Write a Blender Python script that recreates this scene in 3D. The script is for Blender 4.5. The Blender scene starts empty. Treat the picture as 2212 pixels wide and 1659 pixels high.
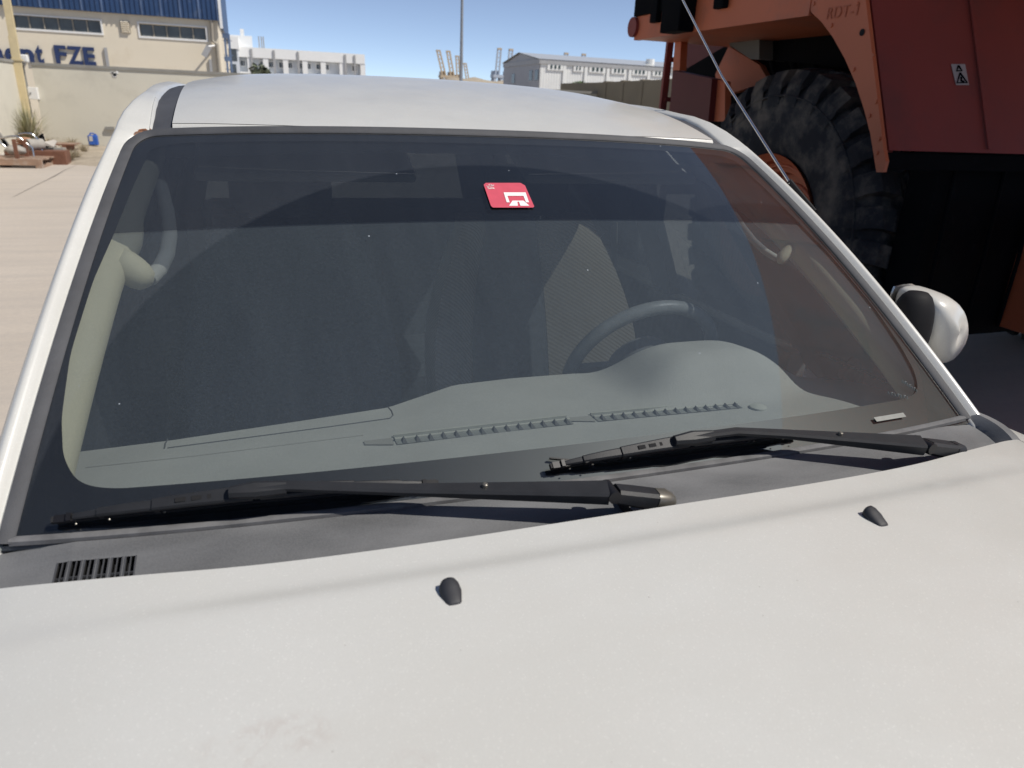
import bpy, bmesh, math, random
import numpy as np
from mathutils import Vector, Matrix

random.seed(7)
rng = np.random.default_rng(7)
PI = math.pi
R = math.radians
SC = bpy.context.scene
C = SC.collection

# ------------------------------------------------------------------ camera
CAM = np.array([-0.4252, -0.8281, 1.6983])
YAW, PITCH, ROLL = R(19.67), R(21.385), R(2.49)
FPX, WPX, HPX = 1534.0, 2212.0, 1659.0


def cam_axes():
    cy, sy, cp, sp = math.cos(YAW), math.sin(YAW), math.cos(PITCH), math.sin(PITCH)
    f = np.array([sy * cp, cy * cp, -sp]); r = np.array([cy, -sy, 0.0]); u = np.cross(r, f)
    c, s = math.cos(ROLL), math.sin(ROLL)
    return f, c * r + s * u, -s * r + c * u


CF, CR, CU = cam_axes()
cd = bpy.data.cameras.new('camera')
cd.sensor_width = 36.0
cd.lens = FPX / WPX * 36.0
cd.clip_start = 0.05
cd.clip_end = 4000
cd.dof.use_dof = True
cd.dof.focus_distance = 1.35
cd.dof.aperture_fstop = 7.0
cam = bpy.data.objects.new('camera', cd)
C.objects.link(cam)
cam.matrix_world = Matrix(((CR[0], CU[0], -CF[0], CAM[0]), (CR[1], CU[1], -CF[1], CAM[1]),
                           (CR[2], CU[2], -CF[2], CAM[2]), (0, 0, 0, 1)))
SC.camera = cam

# ------------------------------------------------------------------ sky and sun
SUN_EL = R(52)
SUN_AZ = R(56)            # from -y towards +x
SUND = Vector((math.cos(SUN_EL) * math.sin(SUN_AZ), -math.cos(SUN_EL) * math.cos(SUN_AZ), math.sin(SUN_EL)))
w = bpy.data.worlds.new('World')
SC.world = w
w.use_nodes = True
nt = w.node_tree
nt.nodes.clear()
sky = nt.nodes.new('ShaderNodeTexSky')
sky.sky_type = 'NISHITA'
sky.sun_disc = False
sky.sun_elevation = SUN_EL
sky.sun_rotation = math.atan2(SUND.x, SUND.y)
sky.altitude = 6800
sky.air_density = 1.0
sky.dust_density = 2.5
sky.ozone_density = 1.5
bg = nt.nodes.new('ShaderNodeBackground')
bg.inputs[1].default_value = 0.125
wo = nt.nodes.new('ShaderNodeOutputWorld')
hs = nt.nodes.new('ShaderNodeHueSaturation')
hs.inputs['Saturation'].default_value = 0.84
nt.links.new(sky.outputs[0], hs.inputs['Color'])
nt.links.new(hs.outputs[0], bg.inputs[0])
nt.links.new(bg.outputs[0], wo.inputs[0])
sl = bpy.data.lights.new('sun', 'SUN')
sl.energy = 4.0
sl.angle = R(0.53)
sl.color = (1.0, 0.95, 0.87)
sun = bpy.data.objects.new('sun', sl)
C.objects.link(sun)
sun.rotation_euler = SUND.to_track_quat('Z', 'Y').to_euler()
sun.location = (0, 0, 30)

SC.view_settings.view_transform = 'Standard'
SC.view_settings.look = 'None'
SC.view_settings.gamma = 1
SC.view_settings.exposure = 0.15
SC.view_settings.use_curve_mapping = False
SC.render.engine = 'CYCLES'
SC.cycles.use_denoising = True
SC.cycles.max_bounces = 10
SC.cycles.transparent_max_bounces = 16
SC.cycles.caustics_reflective = False
SC.cycles.caustics_refractive = False


# ------------------------------------------------------------------ pixel rays -> real points
def ray(px, py):
    return CF + (px - WPX / 2) / FPX * CR - (py - HPX / 2) / FPX * CU


def at(px, py, Y):
    d = ray(px, py); return CAM + (Y - CAM[1]) / d[1] * d


def atz(px, py, z):
    d = ray(px, py); return CAM + (z - CAM[2]) / d[2] * d


def atx(px, py, X):
    d = ray(px, py); return CAM + (X - CAM[0]) / d[0] * d


# ------------------------------------------------------------------ mesh builder
class MB:
    def __init__(s):
        s.v = []; s.f = []; s.m = []

    def add(s, verts, faces, mi=0):
        o = len(s.v)
        s.v += [tuple(map(float, p)) for p in verts]
        s.f += [tuple(i + o for i in f) for f in faces]
        s.m += [mi] * len(faces)
        return s

    def box(s, c, d, rot=None, mi=0):
        x, y, z = d[0] / 2, d[1] / 2, d[2] / 2
        vs = [Vector((a * x, b * y, e * z)) for a in (-1, 1) for b in (-1, 1) for e in (-1, 1)]
        if rot is not None:
            vs = [rot @ v for v in vs]
        vs = [v + Vector(c) for v in vs]
        return s.add(vs, [(0, 1, 3, 2), (4, 6, 7, 5), (0, 4, 5, 1), (2, 3, 7, 6), (0, 2, 6, 4), (1, 5, 7, 3)], mi)

    def box2(s, a, b, mi=0):
        return s.box([(a[i] + b[i]) / 2 for i in range(3)], [abs(b[i] - a[i]) for i in range(3)], None, mi)

    def rings(s, rr, closed=True, caps=True, mi=0):
        n = len(rr[0]); vs = [p for r in rr for p in r]; fs = []
        for i in range(len(rr) - 1):
            for j in range(n if closed else n - 1):
                k = (j + 1) % n
                fs.append((i * n + j, i * n + k, (i + 1) * n + k, (i + 1) * n + j))
        if caps and closed:
            fs.append(tuple(range(n - 1, -1, -1)))
            fs.append(tuple((len(rr) - 1) * n + j for j in range(n)))
        return s.add(vs, fs, mi)

    def tube(s, pts, rad, n=10, mi=0, caps=True):
        P = [Vector(p) for p in pts]
        if not hasattr(rad, '__len__'):
            rad = [rad] * len(P)
        rr = []; up = None
        for i, p in enumerate(P):
            t = (P[min(i + 1, len(P) - 1)] - P[max(i - 1, 0)]).normalized()
            if up is None:
                up = Vector((0, 0, 1)) if abs(t.z) < .9 else Vector((1, 0, 0))
            a = t.cross(up).normalized(); up = a.cross(t).normalized()
            rr.append([p + (a * math.cos(2 * PI * k / n) + up * math.sin(2 * PI * k / n)) * rad[i] for k in range(n)])
        return s.rings(rr, True, caps, mi)

    def bar(s, pts, wid, thk, up, mi=0, bev=0.0):
        """rectangular section sweep; wid across, thk along up"""
        P = [Vector(p) for p in pts]; rr = []
        if not hasattr(wid, '__len__'): wid = [wid] * len(P)
        if not hasattr(thk, '__len__'): thk = [thk] * len(P)
        for i, p in enumerate(P):
            t = (P[min(i + 1, len(P) - 1)] - P[max(i - 1, 0)]).normalized()
            a = t.cross(Vector(up)).normalized(); u = a.cross(t).normalized()
            x, z = wid[i] / 2, thk[i] / 2
            b = min(bev, x * .8, z * .8)
            if b > 0:
                sec = [(-x + b, -z), (x - b, -z), (x, -z + b), (x, z - b), (x - b, z), (-x + b, z), (-x, z - b), (-x, -z + b)]
            else:
                sec = [(-x, -z), (x, -z), (x, z), (-x, z)]
            rr.append([p + a * q[0] + u * q[1] for q in sec])
        return s.rings(rr, True, True, mi)

    def grid(s, fn, us, vs, mi=0, flip=False):
        nu, nv = len(us), len(vs)
        pts = [fn(a, b) for a in us for b in vs]
        fs = []
        for i in range(nu - 1):
            for j in range(nv - 1):
                q = (i * nv + j, (i + 1) * nv + j, (i + 1) * nv + j + 1, i * nv + j + 1)
                fs.append(q[::-1] if flip else q)
        return s.add(pts, fs, mi)

    def prism(s, poly, ext, mi=0):
        """poly: 3D points; ext: extrusion vector"""
        n = len(poly); e = Vector(ext)
        vs = [Vector(p) for p in poly] + [Vector(p) + e for p in poly]
        fs = [tuple(range(n - 1, -1, -1)), tuple(range(n, 2 * n))]
        fs += [(j, (j + 1) % n, n + (j + 1) % n, n + j) for j in range(n)]
        return s.add(vs, fs, mi)

    def build(s, name, mat=None, parent=None, smooth=None, bevel=0.0, subsurf=0, solid=0.0, loc=None):
        me = bpy.data.meshes.new(name)
        lo = Vector(loc) if loc is not None else Vector((0, 0, 0))
        me.from_pydata([(p[0] - lo.x, p[1] - lo.y, p[2] - lo.z) for p in s.v], [], s.f)
        bm = bmesh.new(); bm.from_mesh(me)
        bmesh.ops.recalc_face_normals(bm, faces=bm.faces) if solid == 0.0 else None
        bm.to_mesh(me); bm.free()
        mats = mat if isinstance(mat, (list, tuple)) else [mat]
        for m in mats:
            if m: me.materials.append(m)
        if len(mats) > 1:
            me.polygons.foreach_set('material_index', s.m)
        if smooth is not None:
            me.polygons.foreach_set('use_smooth', [True] * len(me.polygons))
            if smooth < 179:
                me.set_sharp_from_angle(angle=R(smooth))
        o = bpy.data.objects.new(name, me)
        C.objects.link(o)
        if parent is not None:
            o.parent = parent
            o.matrix_parent_inverse = Matrix.Identity(4)
            pw = Vector((0, 0, 0)); q = parent
            while q is not None:
                pw += q.location; q = q.parent
            o.location = lo - pw
        else:
            o.location = lo
        if solid:
            md = o.modifiers.new('thickness', 'SOLIDIFY'); md.thickness = solid; md.offset = -1
        if bevel:
            md = o.modifiers.new('bevel', 'BEVEL'); md.width = bevel; md.segments = 2; md.limit_method = 'ANGLE'
        if subsurf:
            md = o.modifiers.new('subdiv', 'SUBSURF'); md.levels = subsurf; md.render_levels = subsurf
        return o


def tag(o, label, cat, group=None):
    o['label'] = label; o['category'] = cat
    if group: o['group'] = group
    return o


def struct(o):
    o['kind'] = 'structure'; return o


def thing(name, loc, label, cat, group=None):
    o = bpy.data.objects.new(name, None)
    C.objects.link(o)
    o.location = loc
    o.empty_display_size = 0.2
    return tag(o, label, cat, group)


def text_mesh(body, size, ext=0.01, offset=0.0, space=1.0):
    cu = bpy.data.curves.new('txt', 'FONT')
    cu.body = body; cu.size = size; cu.extrude = ext; cu.offset = offset; cu.space_character = space
    cu.resolution_u = 4
    ob = bpy.data.objects.new('txt', cu)
    C.objects.link(ob)
    dg = bpy.context.evaluated_depsgraph_get()
    me = bpy.data.meshes.new_from_object(ob.evaluated_get(dg))
    bpy.data.objects.remove(ob)
    bpy.data.curves.remove(cu)
    return me


# ------------------------------------------------------------------ materials
def new_mat(name):
    m = bpy.data.materials.new(name); m.use_nodes = True
    t = m.node_tree
    return m, t, t.nodes['Principled BSDF']


def N(t, typ, **kw):
    n = t.nodes.new(typ)
    for k, v in kw.items():
        if k.startswith('i_'):
            key = k[2:]
            n.inputs[int(key) if key.isdigit() else key].default_value = v
        else:
            setattr(n, k, v)
    return n


def mix_col(t, fac, a, b, blend='MIX'):
    n = N(t, 'ShaderNodeMix', data_type='RGBA', blend_type=blend)
    for sock, val in ((n.inputs[0], fac), (n.inputs[6], a), (n.inputs[7], b)):
        if hasattr(val, 'is_output') or isinstance(val, bpy.types.NodeSocket):
            t.links.new(val, sock)
        elif isinstance(val, (int, float)):
            sock.default_value = val
        else:
            sock.default_value = (*val, 1) if len(val) == 3 else val
    return n.outputs[2]


def noise(t, scale, detail=4, rough=.55, vec=None, dist=0.0):
    n = N(t, 'ShaderNodeTexNoise')
    n.inputs['Scale'].default_value = scale; n.inputs['Detail'].default_value = detail
    n.inputs['Roughness'].default_value = rough; n.inputs['Distortion'].default_value = dist
    if vec is None:
        tc = N(t, 'ShaderNodeTexCoord'); vec = tc.outputs['Object']
    t.links.new(vec, n.inputs['Vector'])
    return n.outputs['Fac']


def ramp(t, fac, *stops):
    n = N(t, 'ShaderNodeValToRGB')
    e = n.color_ramp.elements
    while len(e) < len(stops): e.new(0.5)
    for el, (p, c) in zip(e, stops):
        el.position = p
        el.color = (c, c, c, 1) if isinstance(c, (int, float)) else (*c, 1)
    t.links.new(fac, n.inputs[0])
    return n.outputs[0]


def math_n(t, op, a, b=None, clamp=False):
    n = N(t, 'ShaderNodeMath', operation=op, use_clamp=clamp)
    for i, v in enumerate((a, b)):
        if v is None: continue
        if isinstance(v, (int, float)): n.inputs[i].default_value = v
        else: t.links.new(v, n.inputs[i])
    return n.outputs[0]


def simple(name, col, rough=.5, metal=0.0, var=0.12, vscale=6.0, bump=0.0, bscale=80.0, coat=0.0, spec=0.5, dirt=None):
    m, t, b = new_mat(name)
    nz = noise(t, vscale)
    lo = tuple(c * (1 - var) for c in col); hi = tuple(min(1, c * (1 + var)) for c in col)
    cout = mix_col(t, ramp(t, nz, (.3, 0.0), (.7, 1.0)), lo, hi)
    if dirt:
        dcol, dscale, dlo, dhi = dirt
        cout = mix_col(t, ramp(t, noise(t, dscale, 6, .65), (dlo, 0.0), (dhi, 1.0)), cout, dcol)
    t.links.new(cout, b.inputs['Base Color'])
    b.inputs['Roughness'].default_value = rough
    b.inputs['Metallic'].default_value = metal
    b.inputs['Specular IOR Level'].default_value = spec
    b.inputs['Coat Weight'].default_value = coat
    if bump:
        bp = N(t, 'ShaderNodeBump'); bp.inputs['Strength'].default_value = bump; bp.inputs['Distance'].default_value = .01
        t.links.new(noise(t, bscale, 5, .6), bp.inputs['Height']); t.links.new(bp.outputs[0], b.inputs['Normal'])
    return m


def paint_mat():
    """dull white pearl car paint with fine flake, dust and one faint brown smear on the bonnet"""
    m, t, b = new_mat('white_car_paint')
    tc = N(t, 'ShaderNodeTexCoord')
    vo = N(t, 'ShaderNodeTexVoronoi'); vo.inputs['Scale'].default_value = 820
    t.links.new(tc.outputs['Object'], vo.inputs['Vector'])
    flake = N(t, 'ShaderNodeSeparateColor'); t.links.new(vo.outputs['Color'], flake.inputs[0])
    f2 = ramp(t, flake.outputs[0], (0.0, .965), (.85, 1.0), (.96, 1.01), (1.0, 1.15))
    base = mix_col(t, ramp(t, noise(t, 3.2, 5, .6), (.35, 0.), (.7, 1.)), (.57, .567, .535), (.60, .598, .57))
    base = mix_col(t, 1.0, base, f2, 'MULTIPLY')
    mpd = N(t, 'ShaderNodeMapping'); mpd.inputs['Scale'].default_value = (1.2, 3.4, 1); mpd.inputs['Rotation'].default_value = (0, 0, R(18))
    t.links.new(tc.outputs['Object'], mpd.inputs[0])
    veil = ramp(t, noise(t, 2.4, 6, .62, mpd.outputs[0], .6), (.42, 0.), (.72, .28))
    base = mix_col(t, veil, base, (.53, .515, .475))
    # specks of grit
    vs = N(t, 'ShaderNodeTexVoronoi'); vs.inputs['Scale'].default_value = 55
    t.links.new(tc.outputs['Object'], vs.inputs['Vector'])
    sp = ramp(t, vs.outputs['Distance'], (0.0, 1.0), (.035, 1.0), (.05, 0.0))
    sepc = N(t, 'ShaderNodeSeparateColor'); t.links.new(vs.outputs['Color'], sepc.inputs[0])
    sp = math_n(t, 'MULTIPLY', sp, ramp(t, sepc.outputs[1], (.86, 0.), (.88, .6)))
    base = mix_col(t, sp, base, (.25, .22, .19))
    # smear
    def smear(cx, cy, rx, ry, thr):
        mp = N(t, 'ShaderNodeMapping'); mp.inputs['Location'].default_value = (-cx / rx, -cy / ry, 0)
        mp.inputs['Scale'].default_value = (1 / rx, 1 / ry, 0)
        t.links.new(tc.outputs['Object'], mp.inputs[0])
        ln = N(t, 'ShaderNodeVectorMath', operation='LENGTH'); t.links.new(mp.outputs[0], ln.inputs[0])
        a = math_n(t, 'SUBTRACT', 1.0, ln.outputs['Value'], True)
        nz = noise(t, 46, 8, .72, None, .8)
        return math_n(t, 'MULTIPLY', ramp(t, a, (.05, 0.0), (.55, 1.0)), ramp(t, nz, (.50 - thr * .1, 0.0), (.62, 1.0)))
    s1 = smear(-.455, -.378, .070, .030, .30); s2 = smear(-.372, -.438, .05, .03, .30)
    s = math_n(t, 'MULTIPLY', math_n(t, 'MAXIMUM', s1, s2), .5)
    base = mix_col(t, s, base, (.47, .42, .385))
    t.links.new(base, b.inputs['Base Color'])
    b.inputs['Roughness'].default_value = .36
    t.links.new(ramp(t, noise(t, 14, 5, .6), (.3, .30), (.7, .44)), b.inputs['Roughness'])
    b.inputs['Coat Weight'].default_value = .5
    b.inputs['Coat Roughness'].default_value = .16
    bp = N(t, 'ShaderNodeBump'); bp.inputs['Strength'].default_value = .05; bp.inputs['Distance'].default_value = .001
    t.links.new(flake.outputs[1], bp.inputs['Height']); t.links.new(bp.outputs[0], b.inputs['Normal'])
    return m


def faded_plastic(name, lo, hi, sc=4.0, rough=.62):
    m, t, b = new_mat(name)
    mp = N(t, 'ShaderNodeMapping'); mp.inputs['Scale'].default_value = (1.0, 2.2, 2.2)
    tc = N(t, 'ShaderNodeTexCoord'); t.links.new(tc.outputs['Object'], mp.inputs[0])
    nz = noise(t, sc, 4, .5, mp.outputs[0], .5)
    c = mix_col(t, ramp(t, nz, (.36, 0.), (.68, 1.)), lo, hi)
    fine = noise(t, 420, 2, .5)
    c = mix_col(t, ramp(t, fine, (.3, .0), (.7, .16)), c, tuple(v * 1.35 for v in hi))
    t.links.new(c, b.inputs['Base Color'])
    b.inputs['Roughness'].default_value = rough
    bp = N(t, 'ShaderNodeBump'); bp.inputs['Strength'].default_value = .25; bp.inputs['Distance'].default_value = .001
    t.links.new(fine, bp.inputs['Height']); t.links.new(bp.outputs[0], b.inputs['Normal'])
    return m


SWEEP = (-.025, -.089, .709)


def glass_mat():
    """dusty laminated windscreen: the wiped fans are cleaner than the rest"""
    m = bpy.data.materials.new('dusty_windscreen_glass'); m.use_nodes = True
    t = m.node_tree; t.nodes.clear()
    out = N(t, 'ShaderNodeOutputMaterial')
    tc = N(t, 'ShaderNodeTexCoord'); sx = N(t, 'ShaderNodeSeparateXYZ'); t.links.new(tc.outputs['Object'], sx.inputs[0])
    def disc(cx, cy, rad, soft):
        dx = math_n(t, 'SUBTRACT', sx.outputs[0], cx)
        dy = math_n(t, 'MULTIPLY', math_n(t, 'SUBTRACT', sx.outputs[1], cy), 1.18)
        d = math_n(t, 'SQRT', math_n(t, 'ADD', math_n(t, 'MULTIPLY', dx, dx), math_n(t, 'MULTIPLY', dy, dy)))
        return math_n(t, 'DIVIDE', math_n(t, 'SUBTRACT', rad, d), soft, True), d
    l1, d1 = disc(SWEEP[0], SWEEP[1], SWEEP[2], .006)
    r1, d2 = disc(.62, -.06, .60, .006)
    swept = math_n(t, 'MAXIMUM', l1, math_n(t, 'MULTIPLY', r1, .6))
    # faint rubbing rings left by the right hand blade
    ringw = N(t, 'ShaderNodeTexWave', wave_type='BANDS'); ringw.inputs['Scale'].default_value = 34
    ringw.inputs['Distortion'].default_value = 0.6
    cmb = N(t, 'ShaderNodeCombineXYZ'); t.links.new(d2, cmb.inputs[0]); t.links.new(cmb.outputs[0], ringw.inputs['Vector'])
    big = noise(t, 5.0, 5, .6)
    mp = N(t, 'ShaderNodeMapping'); mp.inputs['Scale'].default_value = (9, 1.2, 1.2); t.links.new(tc.outputs['Object'], mp.inputs[0])
    streak = noise(t, 4.0, 5, .6, mp.outputs[0])
    fine = noise(t, 380, 2, .6)
    vo = N(t, 'ShaderNodeTexVoronoi'); vo.inputs['Scale'].default_value = 42; t.links.new(tc.outputs['Object'], vo.inputs['Vector'])
    sc = N(t, 'ShaderNodeSeparateColor'); t.links.new(vo.outputs['Color'], sc.inputs[0])
    speck = math_n(t, 'MULTIPLY', ramp(t, vo.outputs['Distance'], (0, 1.), (.045, 1.), (.07, 0.)), ramp(t, sc.outputs[0], (.93, 0.), (.94, .75)))
    d = math_n(t, 'SUBTRACT', .058, math_n(t, 'MULTIPLY', swept, .036))
    d = math_n(t, 'MULTIPLY', d, math_n(t, 'ADD', .62, math_n(t, 'MULTIPLY', big, .4)))
    d = math_n(t, 'MULTIPLY', d, math_n(t, 'ADD', .72, math_n(t, 'MULTIPLY', streak, .5)))
    d = math_n(t, 'MULTIPLY', d, math_n(t, 'ADD', .30, math_n(t, 'MULTIPLY', fine, 1.4)))
    d = math_n(t, 'ADD', d, math_n(t, 'MULTIPLY', math_n(t, 'MULTIPLY', ringw.outputs['Fac'], r1), .0045))
    d = math_n(t, 'MAXIMUM', d, speck)
    tr = N(t, 'ShaderNodeBsdfTransparent'); tr.inputs[0].default_value = (.76, .795, .795, 1)
    df = N(t, 'ShaderNodeBsdfDiffuse'); df.inputs[0].default_value = (.46, .50, .55, 1)
    mx = N(t, 'ShaderNodeMixShader'); t.links.new(d, mx.inputs[0]); t.links.new(tr.outputs[0], mx.inputs[1]); t.links.new(df.outputs[0], mx.inputs[2])
    fr = N(t, 'ShaderNodeFresnel'); fr.inputs[0].default_value = 1.52
    gl = N(t, 'ShaderNodeBsdfGlossy'); gl.inputs['Roughness'].default_value = .03
    m2 = N(t, 'ShaderNodeMixShader'); t.links.new(math_n(t, 'MULTIPLY', fr.outputs[0], 2.0, True), m2.inputs[0])
    t.links.new(mx.outputs[0], m2.inputs[1]); t.links.new(gl.outputs[0], m2.inputs[2])
    t.links.new(m2.outputs[0], out.inputs[0])
    return m


def haze_film_mat():
    """greasy dust film on the inside face of the windscreen"""
    m = bpy.data.materials.new('dusty_inner_film'); m.use_nodes = True
    t = m.node_tree; t.nodes.clear()
    out = N(t, 'ShaderNodeOutputMaterial')
    tc = N(t, 'ShaderNodeTexCoord')
    mp = N(t, 'ShaderNodeMapping'); mp.inputs['Scale'].default_value = (5, 1.0, 1.0); t.links.new(tc.outputs['Object'], mp.inputs[0])
    a = noise(t, 3.0, 5, .6, mp.outputs[0], .4); f = noise(t, 330, 2, .6)
    d = math_n(t, 'MULTIPLY', math_n(t, 'ADD', .088, math_n(t, 'MULTIPLY', a, .07)), math_n(t, 'ADD', .55, math_n(t, 'MULTIPLY', f, .9)))
    tr = N(t, 'ShaderNodeBsdfTransparent'); df = N(t, 'ShaderNodeBsdfDiffuse'); df.inputs[0].default_value = (.49, .56, .65, 1)
    mx = N(t, 'ShaderNodeMixShader'); t.links.new(d, mx.inputs[0]); t.links.new(tr.outputs[0], mx.inputs[1]); t.links.new(df.outputs[0], mx.inputs[2])
    t.links.new(mx.outputs[0], out.inputs[0])
    return m


def film_mat(name, col):
    m = bpy.data.materials.new(name); m.use_nodes = True
    t = m.node_tree; t.nodes.clear()
    out = N(t, 'ShaderNodeOutputMaterial'); tr = N(t, 'ShaderNodeBsdfTransparent'); tr.inputs[0].default_value = (*col, 1)
    t.links.new(tr.outputs[0], out.inputs[0])
    return m


def side_glass_mat(nm, tint):
    m = bpy.data.materials.new(nm); m.use_nodes = True
    t = m.node_tree; t.nodes.clear()
    out = N(t, 'ShaderNodeOutputMaterial'); tr = N(t, 'ShaderNodeBsdfTransparent'); tr.inputs[0].default_value = (*tint, 1)
    gl = N(t, 'ShaderNodeBsdfGlossy'); gl.inputs['Roughness'].default_value = .02
    fr = N(t, 'ShaderNodeFresnel'); fr.inputs[0].default_value = 1.5
    mx = N(t, 'ShaderNodeMixShader'); t.links.new(fr.outputs[0], mx.inputs[0]); t.links.new(tr.outputs[0], mx.inputs[1]); t.links.new(gl.outputs[0], mx.inputs[2])
    t.links.new(mx.outputs[0], out.inputs[0])
    return m


def rust_edge_paint():
    """pillar paint: same white, with rust blisters in one patch at the top of the right-hand pillar of the car"""
    m = M['paint'].copy(); m.name = 'white_paint_with_rust'
    t = m.node_tree; b = t.nodes['Principled BSDF']
    src = b.inputs['Base Color'].links[0].from_socket
    tc = N(t, 'ShaderNodeTexCoord')
    geo = tc.outputs['Object']
    acc = None
    for (x, y, z, rad) in RUST:
        vm = N(t, 'ShaderNodeVectorMath', operation='DISTANCE'); vm.inputs[1].default_value = (x, y, z)
        t.links.new(geo, vm.inputs[0])
        a = math_n(t, 'SUBTRACT', 1.0, math_n(t, 'DIVIDE', vm.outputs['Value'], rad), True)
        acc = a if acc is None else math_n(t, 'MAXIMUM', acc, a)
    nz = noise(t, 120, 5, .75)
    f = ramp(t, math_n(t, 'MULTIPLY', acc, math_n(t, 'ADD', nz, .3)), (.40, 0.), (.46, 1.))
    col = mix_col(t, ramp(t, noise(t, 240, 4, .7), (.4, 0.), (.6, 1.)), (.055, .022, .012), (.26, .10, .03))
    t.links.new(mix_col(t, f, src, col), b.inputs['Base Color'])
    return m


M = {}
M['paint'] = paint_mat()
M['cowl'] = faded_plastic('faded_black_cowl_plastic', (.085, .087, .091), (.185, .188, .194), 3.2)
M['seal'] = simple('grey_rubber_seal', (.055, .057, .064), .7, 0, .18, 20, .1, 300)
M['trimline'] = simple('chalky_rubber_lip', (.13, .13, .134), .8, 0, .25, 40)
M['ditch'] = simple('black_roof_moulding', (.06, .062, .07), .62, 0, .15, 15, .05, 200)
M['wiper'] = simple('satin_black_wiper_paint', (.020, .021, .024), .5, 0, .15, 30, .04, 400, spec=.3)
M['blackgloss'] = simple('gloss_black_steel', (.010, .010, .012), .4, 0, .1, 30, spec=.3)
M['rubber'] = simple('black_rubber', (.010, .010, .011), .75, 0, .2, 30)
M['capmetal'] = simple('worn_bronze_cap', (.16, .15, .13), .38, .5, .15, 40)
M['nozzle'] = simple('matt_black_nozzle', (.022, .023, .028), .6, 0, .15, 60, .05, 400)
M['void'] = simple('dark_recess', (.006, .006, .007), .9, 0, .1, 10)
M['glass'] = glass_mat()
M['frit'] = simple('black_ceramic_border', (.010, .011, .014), .45, 0, .1, 200)
M['band'] = film_mat('grey_sun_band_film', (.34, .355, .39))
M['sideglass'] = side_glass_mat('tinted_side_glass', (.62, .66, .65))
M['rearglass'] = side_glass_mat('dark_rear_glass', (.13, .145, .145))
M['dash'] = simple('grey_green_dashboard', (.39, .395, .375), .75, 0, .06, 8, .25, 500)
M['beige'] = simple('beige_pillar_trim', (.56, .53, .40), .7, 0, .05, 8, .15, 500)
M['darktrim'] = simple('dark_door_trim', (.075, .078, .08), .8, 0, .1, 8)
M['grey_trim'] = simple('grey_cabin_trim', (.27, .27, .25), .8, 0, .1, 8)
M['wheelgrey'] = simple('grey_leather_wheel', (.48, .49, .46), .34, 0, .12, 40, .1, 300)
M['seatdark'] = simple('dark_seat_cover', (.15, .165, .19), .85, 0, .2, 30, .2, 300)
M['headliner'] = simple('grey_headliner', (.45, .45, .42), .95, 0, .06, 20)
M['tagred'] = simple('red_tag_print', (.58, .075, .115), .5, 0, .05, 60)
M['tagwhite'] = simple('white_tag_print', (.85, .83, .8), .5, 0, .02, 60)
M['chrome'] = simple('bright_steel', (.62, .62, .62), .22, 1.0, .06, 30)
M['lens'] = simple('orange_grey_lens', (.12, .07, .06), .2, 0, .1, 30)
M['blackplastic'] = simple('black_mirror_plastic', (.010, .010, .012), .7, 0, .1, 30, spec=.2)
M['tyre_car'] = simple('tyre_rubber', (.02, .02, .02), .85, 0, .2, 20, .2, 90)
M['alloy'] = simple('silver_alloy', (.55, .55, .55), .3, 1., .05, 20)


def seat_mesh_mat():
    m, t, b = new_mat('woven_tan_seat_cover')
    tc = N(t, 'ShaderNodeTexCoord')
    ck = N(t, 'ShaderNodeTexWave', wave_type='BANDS', bands_direction='DIAGONAL'); ck.inputs['Scale'].default_value = 38
    ck.inputs['Distortion'].default_value = 1.0
    t.links.new(tc.outputs['Object'], ck.inputs[0])
    c = mix_col(t, ck.outputs['Fac'], (.50, .43, .35), (.74, .65, .54))
    t.links.new(c, b.inputs['Base Color']); b.inputs['Roughness'].default_value = .9
    return m


M['seattan'] = seat_mesh_mat()

# ================================================================== GROUND AND SETTING


def ground_mat():
    m, t, b = new_mat('dusty_concrete_yard')
    tc = N(t, 'ShaderNodeTexCoord')
    a = noise(t, .35, 6, .6, tc.outputs['Object']); f = noise(t, 22, 6, .7, tc.outputs['Object'])
    c = mix_col(t, ramp(t, a, (.3, 0.), (.7, 1.)), (.48, .415, .345), (.57, .50, .425))
    c = mix_col(t, ramp(t, f, (.3, 0.), (.75, .5)), c, (.36, .325, .285))
    mp = N(t, 'ShaderNodeMapping'); mp.inputs['Scale'].default_value = (.35, 2.6, 1); mp.inputs['Rotation'].default_value = (0, 0, R(-14))
    t.links.new(tc.outputs['Object'], mp.inputs[0])
    st = noise(t, 1.5, 5, .6, mp.outputs[0])
    c = mix_col(t, ramp(t, st, (.42, 0.), (.68, .4)), c, (.37, .335, .30))
    t.links.new(c, b.inputs['Base Color']); b.inputs['Roughness'].default_value = .92
    bp = N(t, 'ShaderNodeBump'); bp.inputs['Strength'].default_value = .35; bp.inputs['Distance'].default_value = .01
    t.links.new(f, bp.inputs['Height']); t.links.new(bp.outputs[0], b.inputs['Normal'])
    return m


M['ground'] = ground_mat()
M['sand'] = simple('pale_sand', (.40, .34, .26), .95, 0, .18, 2.0, .5, 30, dirt=((.30, .25, .19), 9, .45, .7))
M['joint'] = simple('dark_joint_filler', (.16, .14, .125), .95, 0, .2, 6)
GS = 1500
b = MB(); b.add([(-GS, -GS, 0), (GS, -GS, 0), (GS, GS, 0), (-GS, GS, 0)], [(0, 1, 2, 3)])
struct(b.build('ground', M['ground']))

WALLY = 24.4
# sand strip along the wall with small heaps
us = np.linspace(-24, 18, 90); vs = np.linspace(17.6, WALLY - .02, 22)
sn = rng.random((90, 22))
b = MB()


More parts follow.
